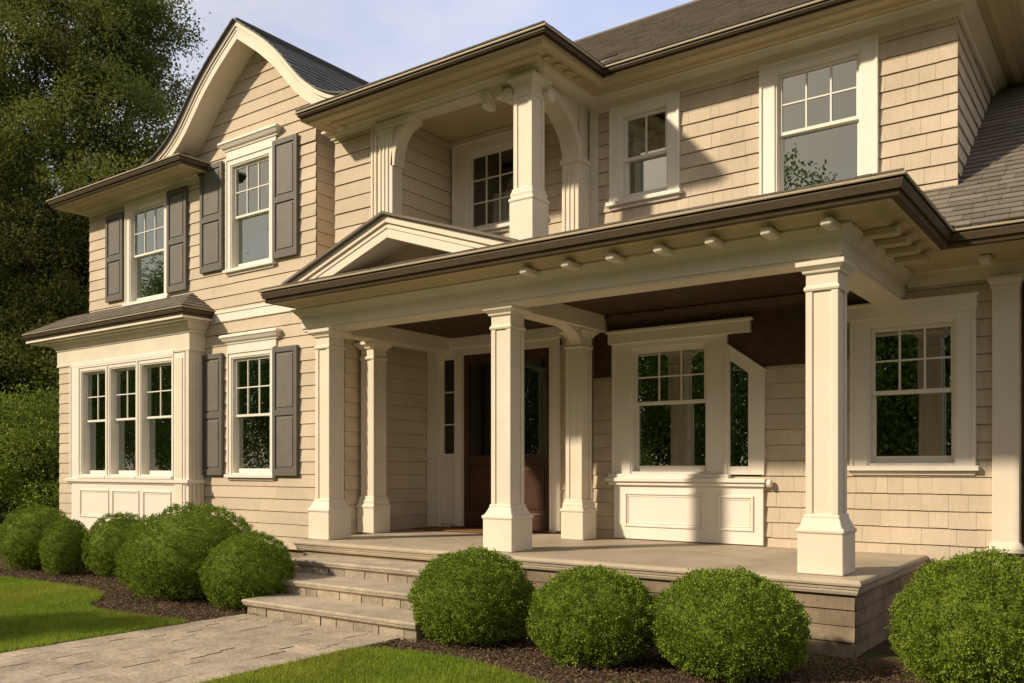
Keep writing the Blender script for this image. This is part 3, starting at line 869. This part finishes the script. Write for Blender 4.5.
# dark boards painting in the shade high on the porch wall, and the ceiling
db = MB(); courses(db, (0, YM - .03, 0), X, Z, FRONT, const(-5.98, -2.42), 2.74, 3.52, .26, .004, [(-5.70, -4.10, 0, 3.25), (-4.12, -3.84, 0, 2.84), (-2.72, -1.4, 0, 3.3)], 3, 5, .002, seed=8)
db.build('shade_frieze', DARKW, HOUSE)
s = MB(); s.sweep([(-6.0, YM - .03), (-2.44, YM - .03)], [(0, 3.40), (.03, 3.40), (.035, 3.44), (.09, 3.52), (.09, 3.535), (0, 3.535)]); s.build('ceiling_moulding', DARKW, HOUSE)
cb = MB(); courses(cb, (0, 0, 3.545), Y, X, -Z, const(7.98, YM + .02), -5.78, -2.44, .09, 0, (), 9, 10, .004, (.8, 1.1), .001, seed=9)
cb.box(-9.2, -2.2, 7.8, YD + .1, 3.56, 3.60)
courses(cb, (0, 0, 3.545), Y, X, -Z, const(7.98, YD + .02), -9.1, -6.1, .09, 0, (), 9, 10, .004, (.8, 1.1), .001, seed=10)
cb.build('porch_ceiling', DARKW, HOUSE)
# beams
s = MB()
def beam(x0, x1, y0, y1):
    s.box(x0, x1, y0, y1, 3.335, 3.60)
beam(-9.00, -2.14, 7.70, 7.99)
s.box(-9.005, -2.135, 7.68, 7.70, 3.37, 3.60)
s.box(-2.445, -2.14, 7.99, YM, 3.336, 3.60); s.box(-2.14, -2.12, 7.68, YM, 3.37, 3.60)
s.box(-8.99, -8.70, 7.99, YD, 3.336, 3.60)
s.box(-6.06, -5.77, 7.99, YM + .1, 3.336, 3.60)
s.sweep([(-9.03, 9.6), (-9.03, 7.66), (-2.10, 7.66), (-2.10, YM - .01)], [(-.03, 3.50), (-.005, 3.50), (.0, 3.525), (.02, 3.545), (.06, 3.59), (.075, 3.60), (.075, 3.62), (-.03, 3.62)])
s.build('porch_beam', TRIM, HOUSE, bevel=.005)
# haunch brackets on the cross beam
s = MB()
e = arc(9.0, 3.12, .50, .22, 12)
for (ya, za), (yb, zb) in zip(e[:-1], e[1:]): s.prism([(ya, za), (yb, zb), (yb, 3.338), (ya, 3.338)], 'x', -6.0, -5.83)
s.build('arch_bracket', TRIM, HOUSE)
porch_g = [(-9.24, YW), (-9.24, 7.19), (-1.52, 7.19), (-1.52, 9.22), (4, 9.22)]
gutter(porch_g, 3.83, .165)
s = MB()
s.sweep(porch_g, [(-.05, 3.67), (-.10, 3.668), (-.12, 3.665), (-.15, 3.66), (-.17, 3.675), (-.22, 3.665), (-.28, 3.635), (-.30, 3.622), (-.66, 3.62), (-1.0, 3.62)], caps=False)
s.build('soffit', SOFF, HOUSE)
s = MB()
s.sweep([(-2.1, YM - .005), (4, YM - .005)], [(-.01, 3.475), (.03, 3.475), (.035, 3.60), (.06, 3.615), (.1, 3.63)])
s.build('frieze', TRIM, HOUSE)
# modillion knobs under the soffit
def knob(x, y, z=3.625):
    s = MB(); s.box(x - .055, x + .055, y - .08, y + .17, z - .075, z - .004)
    return s.build('modillion', TRIM, HOUSE, bevel=.028, seg=3)
for i in range(7): knob(-5.22 + .51 * i, 7.44)
knob(-1.30, 9.62)
# look-outs of the right soffit
for yy in (7.98, 8.38, 8.78, 9.18):
    s = MB(); s.box(-2.02, -1.74, yy, yy + .14, 3.56, 3.622); s.build('lookout', SOFF, HOUSE, bevel=.012)
# roofs of the porch and the right lower part
V, N = slope(Y, .235); c_ = 1 / math.sqrt(1 + .235 ** 2)
plane_roof((0, 7.20, 3.838), X, V, N, lambda v: (-9.24, -1.52 - v * c_), 2.9 / c_, ROOF, 61)
V, N = slope(-X, .235)
plane_roof((-1.53, 0, 3.838), Y, V, N, lambda v: (7.20 + v * c_, 10.1), 2.8 / c_, ROOF, 63)
V, N = slope(Y, .72); c_ = 1 / math.sqrt(1 + .72 ** 2)
plane_roof((0, 9.20, 3.838), X, V, N, lambda v: (max(-4.3, -1.5 - 3.06 * v * c_) if v * c_ < .9 else -1.63, 4), 6 / c_, ROOF, 62, expo=.13)
# side fill of porch roof at the right return
s = MB(); s.prism([(7.3, 3.72), (10.1, 3.72), (10.1, 4.5), (7.3, 3.855)], 'x', -9.22, -9.19); s.build('roof_cheek', TRIM, HOUSE)
# pediment over the entry
PX, PY = -7.28, 7.50
ped = MB()
ap, ll, rr = (PX, 4.53), (PX - 1.72, 3.93), (PX + 1.86, 3.93)
def lower(p, d): return (p[0], p[1] - d)
for A, B in ((ll, ap), (ap, rr)):
    ped.prism([A, B, lower(B, .26), lower(A, .26)], 'y', PY, PY + .46)
    ped.prism([A, B, lower(B, .085), lower(A, .085)], 'y', PY - .035, PY - .001)
    ped.prism([lower(A, .11), lower(B, .11), lower(B, .15), lower(A, .15)], 'y', PY - .012, PY - .001)
ped.build('pediment', TRIM, HOUSE, bevel=.004)
t_ = MB(); t_.prism([(PX - 1.5, 3.7), (PX + 1.6, 3.7), (PX, 4.34)], 'y', PY + .40, PY + .45)
t_.build('pediment_panel', SID, HOUSE)
s = MB()
for A, B, sg in ((ll, ap, -1), (rr, ap, 1)):
    A2 = (A[0] + sg * .08, A[1] - .028)
    s.prism([(A2[0], A2[1] + .003), (B[0], B[1] + .003), (B[0], B[1] + .035), (A2[0], A2[1] + .035)], 'y', PY - .09, YM - .03)
s.build('roof', ROOF, HOUSE)

# columns of the porch
column(-8.66, 7.86, ZD, 3.34, sh=.118, ph=.195, label='porch column at the left end above the steps')
column(-9.00, 9.00, ZD, 3.34, sh=.115, ph=.168, label='inner porch column left of the entrance')
column(-5.82, 7.92, ZD, 3.34, sh=.120, ph=.20, label='middle front porch column right of the steps')
column(-6.00, 9.72, ZD, 3.34, sh=.110, ph=.168, label='inner porch column right of the entrance')
column(-2.30, 7.86, ZD, 3.34, sh=.125, ph=.195, label='right front porch column at the deck corner')
# right pilaster against the wall
s = MB(); s.box(-1.29, -1.05, YM - .09, YM + .01, .80, 3.36)
s.sweep([(-1.29, YM), (-1.29, YM - .09), (-1.05, YM - .09), (-1.05, YM)], [(0, 3.35), (.015, 3.36), (.015, 3.40), (.04, 3.44), (.045, 3.475), (0, 3.475)])
s.sweep([(-1.29, YM), (-1.29, YM - .09), (-1.05, YM - .09), (-1.05, YM)], [(0, .70), (.05, .70), (.05, .74), (.03, .77), (.015, .80), (0, .805)])
s.build('pilaster', TRIM, HOUSE, bevel=.005)
# recess beyond the pilaster, its shade put into the dark panel colour
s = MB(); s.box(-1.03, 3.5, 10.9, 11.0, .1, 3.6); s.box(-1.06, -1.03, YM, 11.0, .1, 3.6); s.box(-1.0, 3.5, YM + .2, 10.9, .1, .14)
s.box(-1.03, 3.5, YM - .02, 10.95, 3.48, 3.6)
s.build('recess_shade_panel', DARKW, HOUSE)

# entrance: frame, double door, side light
DY = YD
f = MB()
f.box(-9.18, -8.93, DY - .05, DY + .05, ZD, 3.40); f.box(-8.62, -8.485, DY - .055, DY + .10, ZD, 3.40)
f.box(-6.87, -6.70, DY - .055, DY + .10, ZD, 3.40); f.box(-9.18, -6.70, DY - .052, DY + .05, 3.27, 3.40)
f.box(-9.22, -6.66, DY - .08, DY + .02, 3.38, 3.54)
f.box(-8.515, -8.488, DY - .075, DY + .04, ZD, 3.28); f.box(-6.866, -6.84, DY - .075, DY + .04, ZD, 3.28)
ENT = f.build('door_frame', TRIM_W, HOUSE, bevel=.006)
sl = MB(); sl.box(-8.93, -8.62, DY + .0, DY + .05, ZD + .02, 1.72); ring(sl, -8.93, -8.62, 1.72, 3.27, .05, DY, DY + .05)
for zz in (2.22, 2.72): sl.box(-8.88, -8.67, DY + .008, DY + .042, zz - .012, zz + .012)
ring(sl, -8.89, -8.66, .78, 1.62, .03, DY - .014, DY + .002)
sub(sl, 'side_light', TRIM_W, ENT)
p = MB(); p.face([(-8.89, DY + .025, 1.76), (-8.66, DY + .025, 1.76), (-8.66, DY + .025, 3.23), (-8.89, DY + .025, 3.23)])
p.build('pane', GLASS_D).parent = ENT
s = MB(); s.box(-8.62, -6.70, DY - .14, DY + .06, ZD + .001, ZD + .035); sub(s, 'threshold', DOORW, ENT)
for xa, xb, hx in ((-8.485, -7.682, -7.74), (-7.676, -6.87, -7.62)):
    d = MB(); y0, y1 = DY + .01, DY + .06
    d.box(xa, xa + .09, y0, y1, ZD + .04, 3.27); d.box(xb - .09, xb, y0, y1, ZD + .04, 3.27)
    for a, b in ((ZD + .04, ZD + .26), (1.60, 1.74), (3.13, 3.27)): d.box(xa + .09, xb - .09, y0, y1, a, b)
    d.box(xa + .09, xb - .09, y0 + .02, y1 - .01, ZD + .26, 1.60); d.box(xa + .14, xb - .14, y0 + .006, y1 - .01, ZD + .32, 1.54)
    do = d.build('door', DOORW, HOUSE, bevel=.006)
    p = MB(); p.face([(xa + .08, y0 + .03, 1.73), (xb - .08, y0 + .03, 1.73), (xb - .08, y0 + .03, 3.14), (xa + .08, y0 + .03, 3.14)])
    p.build('pane', GLASS_D).parent = do
    h = MB(); h.box(hx - .018, hx + .018, y0 - .012, y0 + .002, 1.52, 1.78); h.tube([(hx, y0 - .01, 1.66), (hx, y0 - .05, 1.66), (hx + (.1 if hx > -7.68 else -.1), y0 - .055, 1.655)], [.011, .011, .009], 10)
    sub(h, 'handle', BRASS, do, .002)

# deck, base, steps
s = MB()
deck_p = [(-8.86, YD + .02), (-8.86, 7.42), (-1.90, 7.42), (-1.90, YM)]
s.box(-8.80, -1.96, 7.48, YM + .05, .52, .59)
s.box(-8.80, -5.95, YM + .05, YD + .05, .52, .59)
courses(s, (0, 0, ZD - .003), Y, X, Z, const(7.49, YD), -8.80, -1.97, .62, 0, (), 3.0, 4.0, .004, (.93, 1.06), .001, seed=71)
s.sweep(deck_p, [(-.10, .548), (-.02, .55), (-.015, .572), (.0, .582), (.004, .60), (-.004, .622), (-.02, ZD), (-.12, ZD)], caps=True)
s.build('porch_deck', DECK, HOUSE)
s = MB()
s.sweep([(-8.82, 9.6), (-8.82, 7.46), (-1.94, 7.46), (-1.94, YM)], [(-.05, .505), (.0, .505), (.012, .53), (.012, .55), (-.05, .552)])
s.build('deck_moulding', DECK, HOUSE)
fd = MB()
courses(fd, (0, 7.50, 0), X, Z, FRONT, const(-8.75, -1.962), -.02, .505, .132, .014, (), .35, .9, .004, (.78, 1.15), .006, .003, 72, .008)
courses(fd, (-1.975, 0, 0), Y, Z, X, const(7.50, YM), -.02, .505, .132, .014, (), .35, .9, .004, (.78, 1.15), .006, .003, 73, .008)
courses(fd, (-8.75, 0, 0), -Y, Z, -X, const(-YW, -7.5), -.02, .505, .132, .014, (), .35, .9, .004, (.82, 1.1), .004, .002, 74)
fd.box(-8.73, -2.0, 7.525, YM, -.05, .50); fd.box(-2.02, -1.977, 7.503, 7.56, -.05, .50)
fd.box(-19, -1.0, YW + .06, 17, -.05, .22)
fd.build('porch_base', FOUND, HOUSE)
st = [(5.84, .158, -7.80, -5.32), (6.36, .315, -8.06, -5.36), (6.88, .472, -8.42, -5.40)]
for i, (y, z, xa, xb) in enumerate(st):
    s = MB()
    tr = z - .055
    y2 = (st[i + 1][0] if i < 2 else 7.44) + .06
    s.sweep([(xa, y2), (xa, y), (xb, y), (xb, y2)], [(-.06, tr), (-.012, tr), (-.008, tr + .02), (.0, tr + .026), (.002, z - .012), (-.012, z), (-.10, z)])
    courses(s, (0, 0, z - .002), X, Y, Z, const(xa + .04, xb - .04), y + .09, y2, 1.0, 0, (), .7, 1.2, .004, (.95, 1.08), .001, seed=80 + i)
    s.box(xa + .03, xb - .03, y + .03, y2, tr, z - .005)
    o = s.build('step', STONE, HOUSE)
    b = MB(); zb = z - .158 if i else -.05
    courses(b, (0, y + .052, 0), X, Z, FRONT, const(xa + .03, xb - .03), zb, tr - .018, 1.0, 0, (),   .14, .36, .010, (.66, .98), .010, seed=90 + i)
    b.sweep([(xa + .02, y2), (xa + .02, y + .034), (xb - .02, y + .034), (xb - .02, y2)], [(-.05, tr - .018), (.0, tr - .018), (.006, tr - .002), (-.05, tr - .001)])
    b.box(xa + .045, xb - .045, y + .062, y2, zb, tr - .002)
    sub(b, 'riser', STONE, o, 0)

# house interior (rooms seen dimly through the glass) and hidden back walls
s = MB()
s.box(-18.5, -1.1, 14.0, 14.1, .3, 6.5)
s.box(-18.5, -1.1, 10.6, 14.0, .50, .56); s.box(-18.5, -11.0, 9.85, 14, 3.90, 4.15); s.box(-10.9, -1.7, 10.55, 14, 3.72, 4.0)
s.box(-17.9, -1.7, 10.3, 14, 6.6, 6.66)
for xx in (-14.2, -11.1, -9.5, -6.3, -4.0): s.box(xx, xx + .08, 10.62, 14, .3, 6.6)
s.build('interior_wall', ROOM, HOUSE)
s = MB(); s.box(-18.5, -1.0, 17, 17.1, 0, 7); s.box(-.98, -.94, 11.0, 17, 0, 3.9); s.build('wall', SID, HOUSE)
def curtain(x0, x1, z0, z1, y, folds=9):
    s = MB(); n = folds * 6
    P_ = [(x0 + (x1 - x0) * i / n, y + .025 * math.sin(i * math.pi / 3 + .6 * math.sin(i * .37))) for i in range(n + 1)]
    for a, b in zip(P_[:-1], P_[1:]): s.face([(a[0], a[1], z0), (b[0], b[1], z0), (b[0], b[1], z1), (a[0], a[1], z1)])
    return s.build('curtain', CURT, HOUSE, smooth=True)
curtain(-7.85, -7.05, 5.0, 5.60, YM + .22)
curtain(-5.38, -4.95, 5.0, 6.1, YM + .24, 5)
curtain(-16.3, -16.0, 4.8, 6.7, YW + .26, 4); curtain(-15.6, -15.25, 4.8, 6.7, YW + .26, 4)
curtain(-4.95, -4.78, 1.5, 3.1, YM + .25, 3)

# doormat
s = MB(); s.box(-8.95, -7.10, 9.72, 10.22, ZD + .003, ZD + .022)
tag(s.build('doormat', MAT_C, bevel=.008), 'flat brown doormat lying before the entrance door', 'doormat')

# ------------------------------------------------------------------ shrubs
def shrub(x, y, rx, top, seed, label, n_t, lobes=(), ry=None):
    rs = np.random.RandomState(seed)
    ry = ry or rx * .95; rz = top * .56; cz = top - rz
    parts = [(0, 0, cz, rx, ry, rz, n_t)] + list(lobes)
    C, D = [], []
    for (ox, oy, oz, ax, ay, az, n) in parts:
        d = rs.normal(size=(n, 3)); d /= np.linalg.norm(d, axis=1)[:, None]
        ph = rs.uniform(0, 6.28, 12)
        lump = (np.sin(d[:, 0] * 9 + ph[0]) * np.sin(d[:, 1] * 8 + ph[1]) + np.sin(d[:, 2] * 10 + ph[2] + d[:, 0] * 5) * .8
                + np.sin(d[:, 0] * 25 + ph[3]) * np.sin(d[:, 1] * 23 + ph[4]) * np.sin(d[:, 2] * 21 + ph[5]) * 2.0
                + np.sin(d[:, 0] * 17 + d[:, 1] * 11 + ph[6]) * np.sin(d[:, 2] * 19 - d[:, 1] * 9 + ph[7]) * 1.2)
        low = np.sin(d[:, 0] * 2.3 + ph[8]) * np.sin(d[:, 1] * 2.6 + ph[9]) + .7 * np.sin(d[:, 2] * 3.1 + ph[10] + d[:, 0] * 1.7)
        rr_ = 1 - .055 + .018 * low + (rs.rand(n) < .012) * rs.uniform(0, .05, n) + .026 * lump + rs.normal(0, .012, n) - np.abs(rs.normal(0, .05, n)) * (rs.rand(n) < .45)
        p = d * rr_[:, None] * np.array([ax, ay, az]) + np.array([ox, oy, oz])
        nn = d / np.array([ax, ay, az]); nn /= np.linalg.norm(nn, axis=1)[:, None]
        C.append(p); D.append(nn)
    C = np.concatenate(C); D = np.concatenate(D)
    k = C[:, 2] > .03; C, D = C[k], D[k]; n = len(C)
    # tufts: each twig end carries a fan of leaves
    K = 13
    c = np.repeat(C, K, 0); d = np.repeat(D, K, 0)
    j = rs.normal(0, 1, (n * K, 3))
    ax = d * .75 + j * .55 + np.array([0, 0, .25]); ax /= np.linalg.norm(ax, axis=1)[:, None]
    c = c + rs.normal(0, .011, (n * K, 3)) + ax * .008
    sd = np.cross(ax, rs.normal(size=(n * K, 3))); sd /= np.linalg.norm(sd, axis=1)[:, None]
    L_ = rs.uniform(.012, .022, n * K)[:, None]; W_ = L_ * rs.uniform(.28, .38, n * K)[:, None]
    V_ = np.stack([c, c + ax * L_ * .55 + sd * W_, c + ax * L_, c + ax * L_ * .55 - sd * W_], 1).reshape(-1, 3)
    tone = np.repeat(rs.uniform(.66, 1.28, n), K) * rs.uniform(.8, 1.2, n * K)
    # inner leafy mass
    for (ox, oy, oz, ax_, ay_, az_, nn_) in parts:
        th = np.linspace(0, 2 * np.pi, 37); phs = np.linspace(-np.pi / 2, np.pi / 2, 19)
        q = []
        for a in range(18):
            for b in range(36):
                for (pa, tb) in ((a, b), (a, b + 1), (a + 1, b + 1), (a + 1, b)):
                    q.append((ox + .85 * ax_ * np.cos(phs[pa]) * np.cos(th[tb]), oy + .85 * ay_ * np.cos(phs[pa]) * np.sin(th[tb]), max(.02, oz + .85 * az_ * np.sin(phs[pa]))))
        q = np.array(q); V_ = np.concatenate([V_, q]); tone = np.concatenate([tone, np.full(len(q) // 4, .7)])
    o = np_mesh('round_shrub', V_, 4, BOX, tone)
    o.location = (x, y, 0)
    tag(o, label, 'shrub', 'clipped round shrubs along the house front')
    return o
shrub(-13.98, 6.70, .58, .97, 1, 'round shrub at the far left end of the row, before the dark trees', 2600)
shrub(-12.86, 6.57, .36, .80, 2, 'smallest round shrub, second from the left end', 1800)
shrub(-12.10, 7.00, .56, .90, 3, 'round shrub below the bay window, third from the left end', 2200)
shrub(-9.42, 6.34, .84, 1.10, 4, 'largest round shrub with a side lobe, under the shuttered ground floor window', 4600,
      lobes=[(-.72, -.08, .36, .42, .42, .42, 1500)])
shrub(-8.22, 6.26, .52, .82, 5, 'round shrub touching the left side of the steps', 2600)
shrub(-4.95, 6.22, .57, .81, 6, 'round shrub right beside the right end of the steps', 3800)
shrub(-3.65, 6.16, .54, .74, 7, 'round shrub in the middle of the row before the porch', 3600)
shrub(-2.60, 6.38, .59, .78, 8, 'round shrub before the right porch column', 4200)
shrub(-.97, 7.02, .59, .94, 9, 'round shrub at the right edge, beyond the porch corner', 4600)

# ------------------------------------------------------------------ trees
def leaves(centers, dirs, n_per, spread, size, rs, flat=.5):
    n = len(centers) * n_per
    c = np.repeat(centers, n_per, 0) + rs.normal(0, 1, (n, 3)) * spread
    ax = rs.normal(size=(n, 3)) + np.repeat(dirs, n_per, 0) * .6; ax /= np.linalg.norm(ax, axis=1)[:, None]
    up = rs.normal(size=(n, 3)) * .8 + np.array([0, 0, flat])
    sd = np.cross(ax, up); sd /= np.linalg.norm(sd, axis=1)[:, None] + 1e-9
    L_ = rs.uniform(.7, 1.3, n)[:, None] * size; W_ = L_ * .32
    return np.stack([c, c + ax * L_ * .5 + sd * W_, c + ax * L_, c + ax * L_ * .5 - sd * W_], 1).reshape(-1, 3)

def tree(loc, H, crown, seed, label, m, name='deciduous_tree', lobes=16, clumps=90, n_per=26, leaf=.13, trunk_r=.28, z_lo=.3, lobe_r=.36, extra=()):
    """crown: (rx, ry); lobes of foliage hung on limbs, gaps left between them"""
    rs = np.random.RandomState(seed); rn = random.Random(seed)
    root = empty(name, loc)
    tag(root, label, 'tree', 'trees behind and left of the house')
    t = MB()
    top = H * .82
    tp = [(0, 0, -.1)] + [(rn.uniform(-.25, .25) * k * .5, rn.uniform(-.25, .25) * k * .5, top * k / 6) for k in range(1, 7)]
    t.tube(tp, [trunk_r * (1.25 - .17 * k) if k else trunk_r * 1.5 for k in range(7)], 10)
    C, D, T = [], [], []
    for i in range(lobes + len(extra)):
        zf = z_lo + (1 - z_lo) * (i + .5) / lobes
        prof = math.sin(math.pi * min(1, (zf - z_lo + .12) / (1 - z_lo + .18))) ** .6
        an = i * 2.399 + rn.uniform(-.4, .4); rad = prof * rn.uniform(.45, .85)
        c = np.array([math.cos(an) * crown[0] * rad, math.sin(an) * crown[1] * rad, H * zf * .94])
        if i >= lobes: c = np.array(extra[i - lobes][:3]); zf = c[2] / H * .8
        k = min(5, max(1, int(zf * 6 * .8))); b0 = Vector(tp[k]); b1 = Vector(c)
        mid = b0.lerp(b1, .5) + Vector((rn.uniform(-.3, .3), rn.uniform(-.3, .3), -.25))
        t.tube([b0, mid, b1], [trunk_r * .42, trunk_r * .28, trunk_r * .08], 7)
        lr = lobe_r * (crown[0] + crown[1]) / 2 * rn.uniform(.75, 1.2) if i < lobes else extra[i - lobes][3]
        for q in range(5):
            dd = Vector((rn.gauss(0, 1), rn.gauss(0, 1), rn.gauss(.2, .7))).normalized()
            t.tube([mid.lerp(b1, .5 + .1 * q), b1 + dd * lr * .8], [trunk_r * .13, trunk_r * .03], 5)
        d = rs.normal(size=(clumps, 3)); d /= np.linalg.norm(d, axis=1)[:, None]
        r_ = rs.uniform(.35, 1.05, clumps) ** .6
        C.append(c + d * r_[:, None] * lr * np.array([1.15, 1.15, .58])); D.append(d)
        T.append(np.full(clumps, rn.uniform(.7, 1.3)) * rs.uniform(.75, 1.25, clumps))
    C = np.concatenate(C); D = np.concatenate(D); T = np.concatenate(T)
    V_ = leaves(C, D, n_per, leaf * 1.9, leaf, rs)
    tone = np.repeat(T, n_per) * rs.uniform(.8, 1.2, len(C) * n_per)
    o = t.build('trunk', BARK, None, smooth=True); o.parent = root
    o = np_mesh('crown', V_, 4, m, tone); o.parent = root
    return root
tree((-30.0, 15.5, 0), 20, (4.5, 4.5), 11, 'tall leafy tree behind the left eave, its trunk and sky gaps showing', LEAF, lobes=34, clumps=110, n_per=54, leaf=.105, z_lo=.24, trunk_r=.22, lobe_r=.36,
     extra=[(2.2, 1.4, 16.6, 1.5), (1.0, .7, 15.2, 1.5), (2.3, 1.5, 12.4, 1.6), (2.5, 1.6, 11.2, 1.5), (2.2, 1.5, 10.2, 1.5)])
tree((-36.0, 12.0, 0), 21, (6, 6), 12, 'tall leafy tree at the left edge of the picture', LEAF, lobes=42, clumps=100, n_per=52, leaf=.105, z_lo=.20, lobe_r=.32)
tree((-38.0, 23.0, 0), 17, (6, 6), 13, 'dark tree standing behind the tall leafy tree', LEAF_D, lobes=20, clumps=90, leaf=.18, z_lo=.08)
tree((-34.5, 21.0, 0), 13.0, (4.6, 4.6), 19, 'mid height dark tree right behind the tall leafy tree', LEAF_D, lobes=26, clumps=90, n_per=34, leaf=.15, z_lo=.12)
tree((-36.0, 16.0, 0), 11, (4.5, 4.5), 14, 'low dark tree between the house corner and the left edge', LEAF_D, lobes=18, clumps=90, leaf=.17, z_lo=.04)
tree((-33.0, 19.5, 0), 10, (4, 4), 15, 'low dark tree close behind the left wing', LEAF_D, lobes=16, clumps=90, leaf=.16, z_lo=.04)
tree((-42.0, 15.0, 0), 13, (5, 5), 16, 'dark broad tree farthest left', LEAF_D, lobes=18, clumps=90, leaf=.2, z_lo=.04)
b_ = tree((-26.2, 12.6, 0), 3.5, (2.3, 2.3), 17, 'light green leafy bush beside the left house corner', LEAF_B, name='leafy_bush', lobes=9, clumps=150, n_per=26, leaf=.085, trunk_r=.07, z_lo=.14, lobe_r=.46)
b_['category'] = 'bush'
b_ = tree((-29.2, 11.4, 0), 3.6, (2.2, 2.2), 18, 'leafy bush at the left picture edge below the trees', LEAF_B, name='leafy_bush', lobes=9, clumps=150, n_per=24, leaf=.095, trunk_r=.07, z_lo=.14, lobe_r=.46)
b_['category'] = 'bush'

b_ = tree((-10.5, 1.5, 0), 2.5, (.8, .8), 23, 'loose leafy bush on the left lawn, in the picture only by its shadow', LEAF_B, name='leafy_bush', lobes=9, clumps=60, n_per=22, leaf=.06, trunk_r=.05, z_lo=.25, lobe_r=.42)
b_['category'] = 'bush'; b_['group'] = 'bushes on the left'
# the wood across the street, seen only as reflections in the window glass
rs = np.random.RandomState(77); C = []
for i in range(96):
    a = -122 + 155 * i / 95.0
    x = a + rs.uniform(-2, 2); y = -32 + rs.uniform(-4, 4) - abs(a + 15) * .04; hh = rs.uniform(19, 24) if x < -36 else (rs.uniform(19.5, 21) if -20 < x < -15.5 else rs.uniform(13.5, 17.5))
    d = rs.normal(size=(330, 3)); d /= np.linalg.norm(d, axis=1)[:, None]
    C.append(np.array([x, y, hh * .52]) + d * (rs.uniform(.45, 1, 330) ** .5)[:, None] * np.array([3.4, 3.4, hh * .50]))
C = np.concatenate(C)
V_ = leaves(C, np.zeros_like(C) + np.array([0, 0, 1.]), 27, .5, .25, rs)
tag(np_mesh('far_wood', V_, 4, LEAF_B, np.repeat(rs.uniform(.7, 1.2, len(C)), 27)), 'dark line of trees mirrored in the window glass', 'wood', kind='stuff')
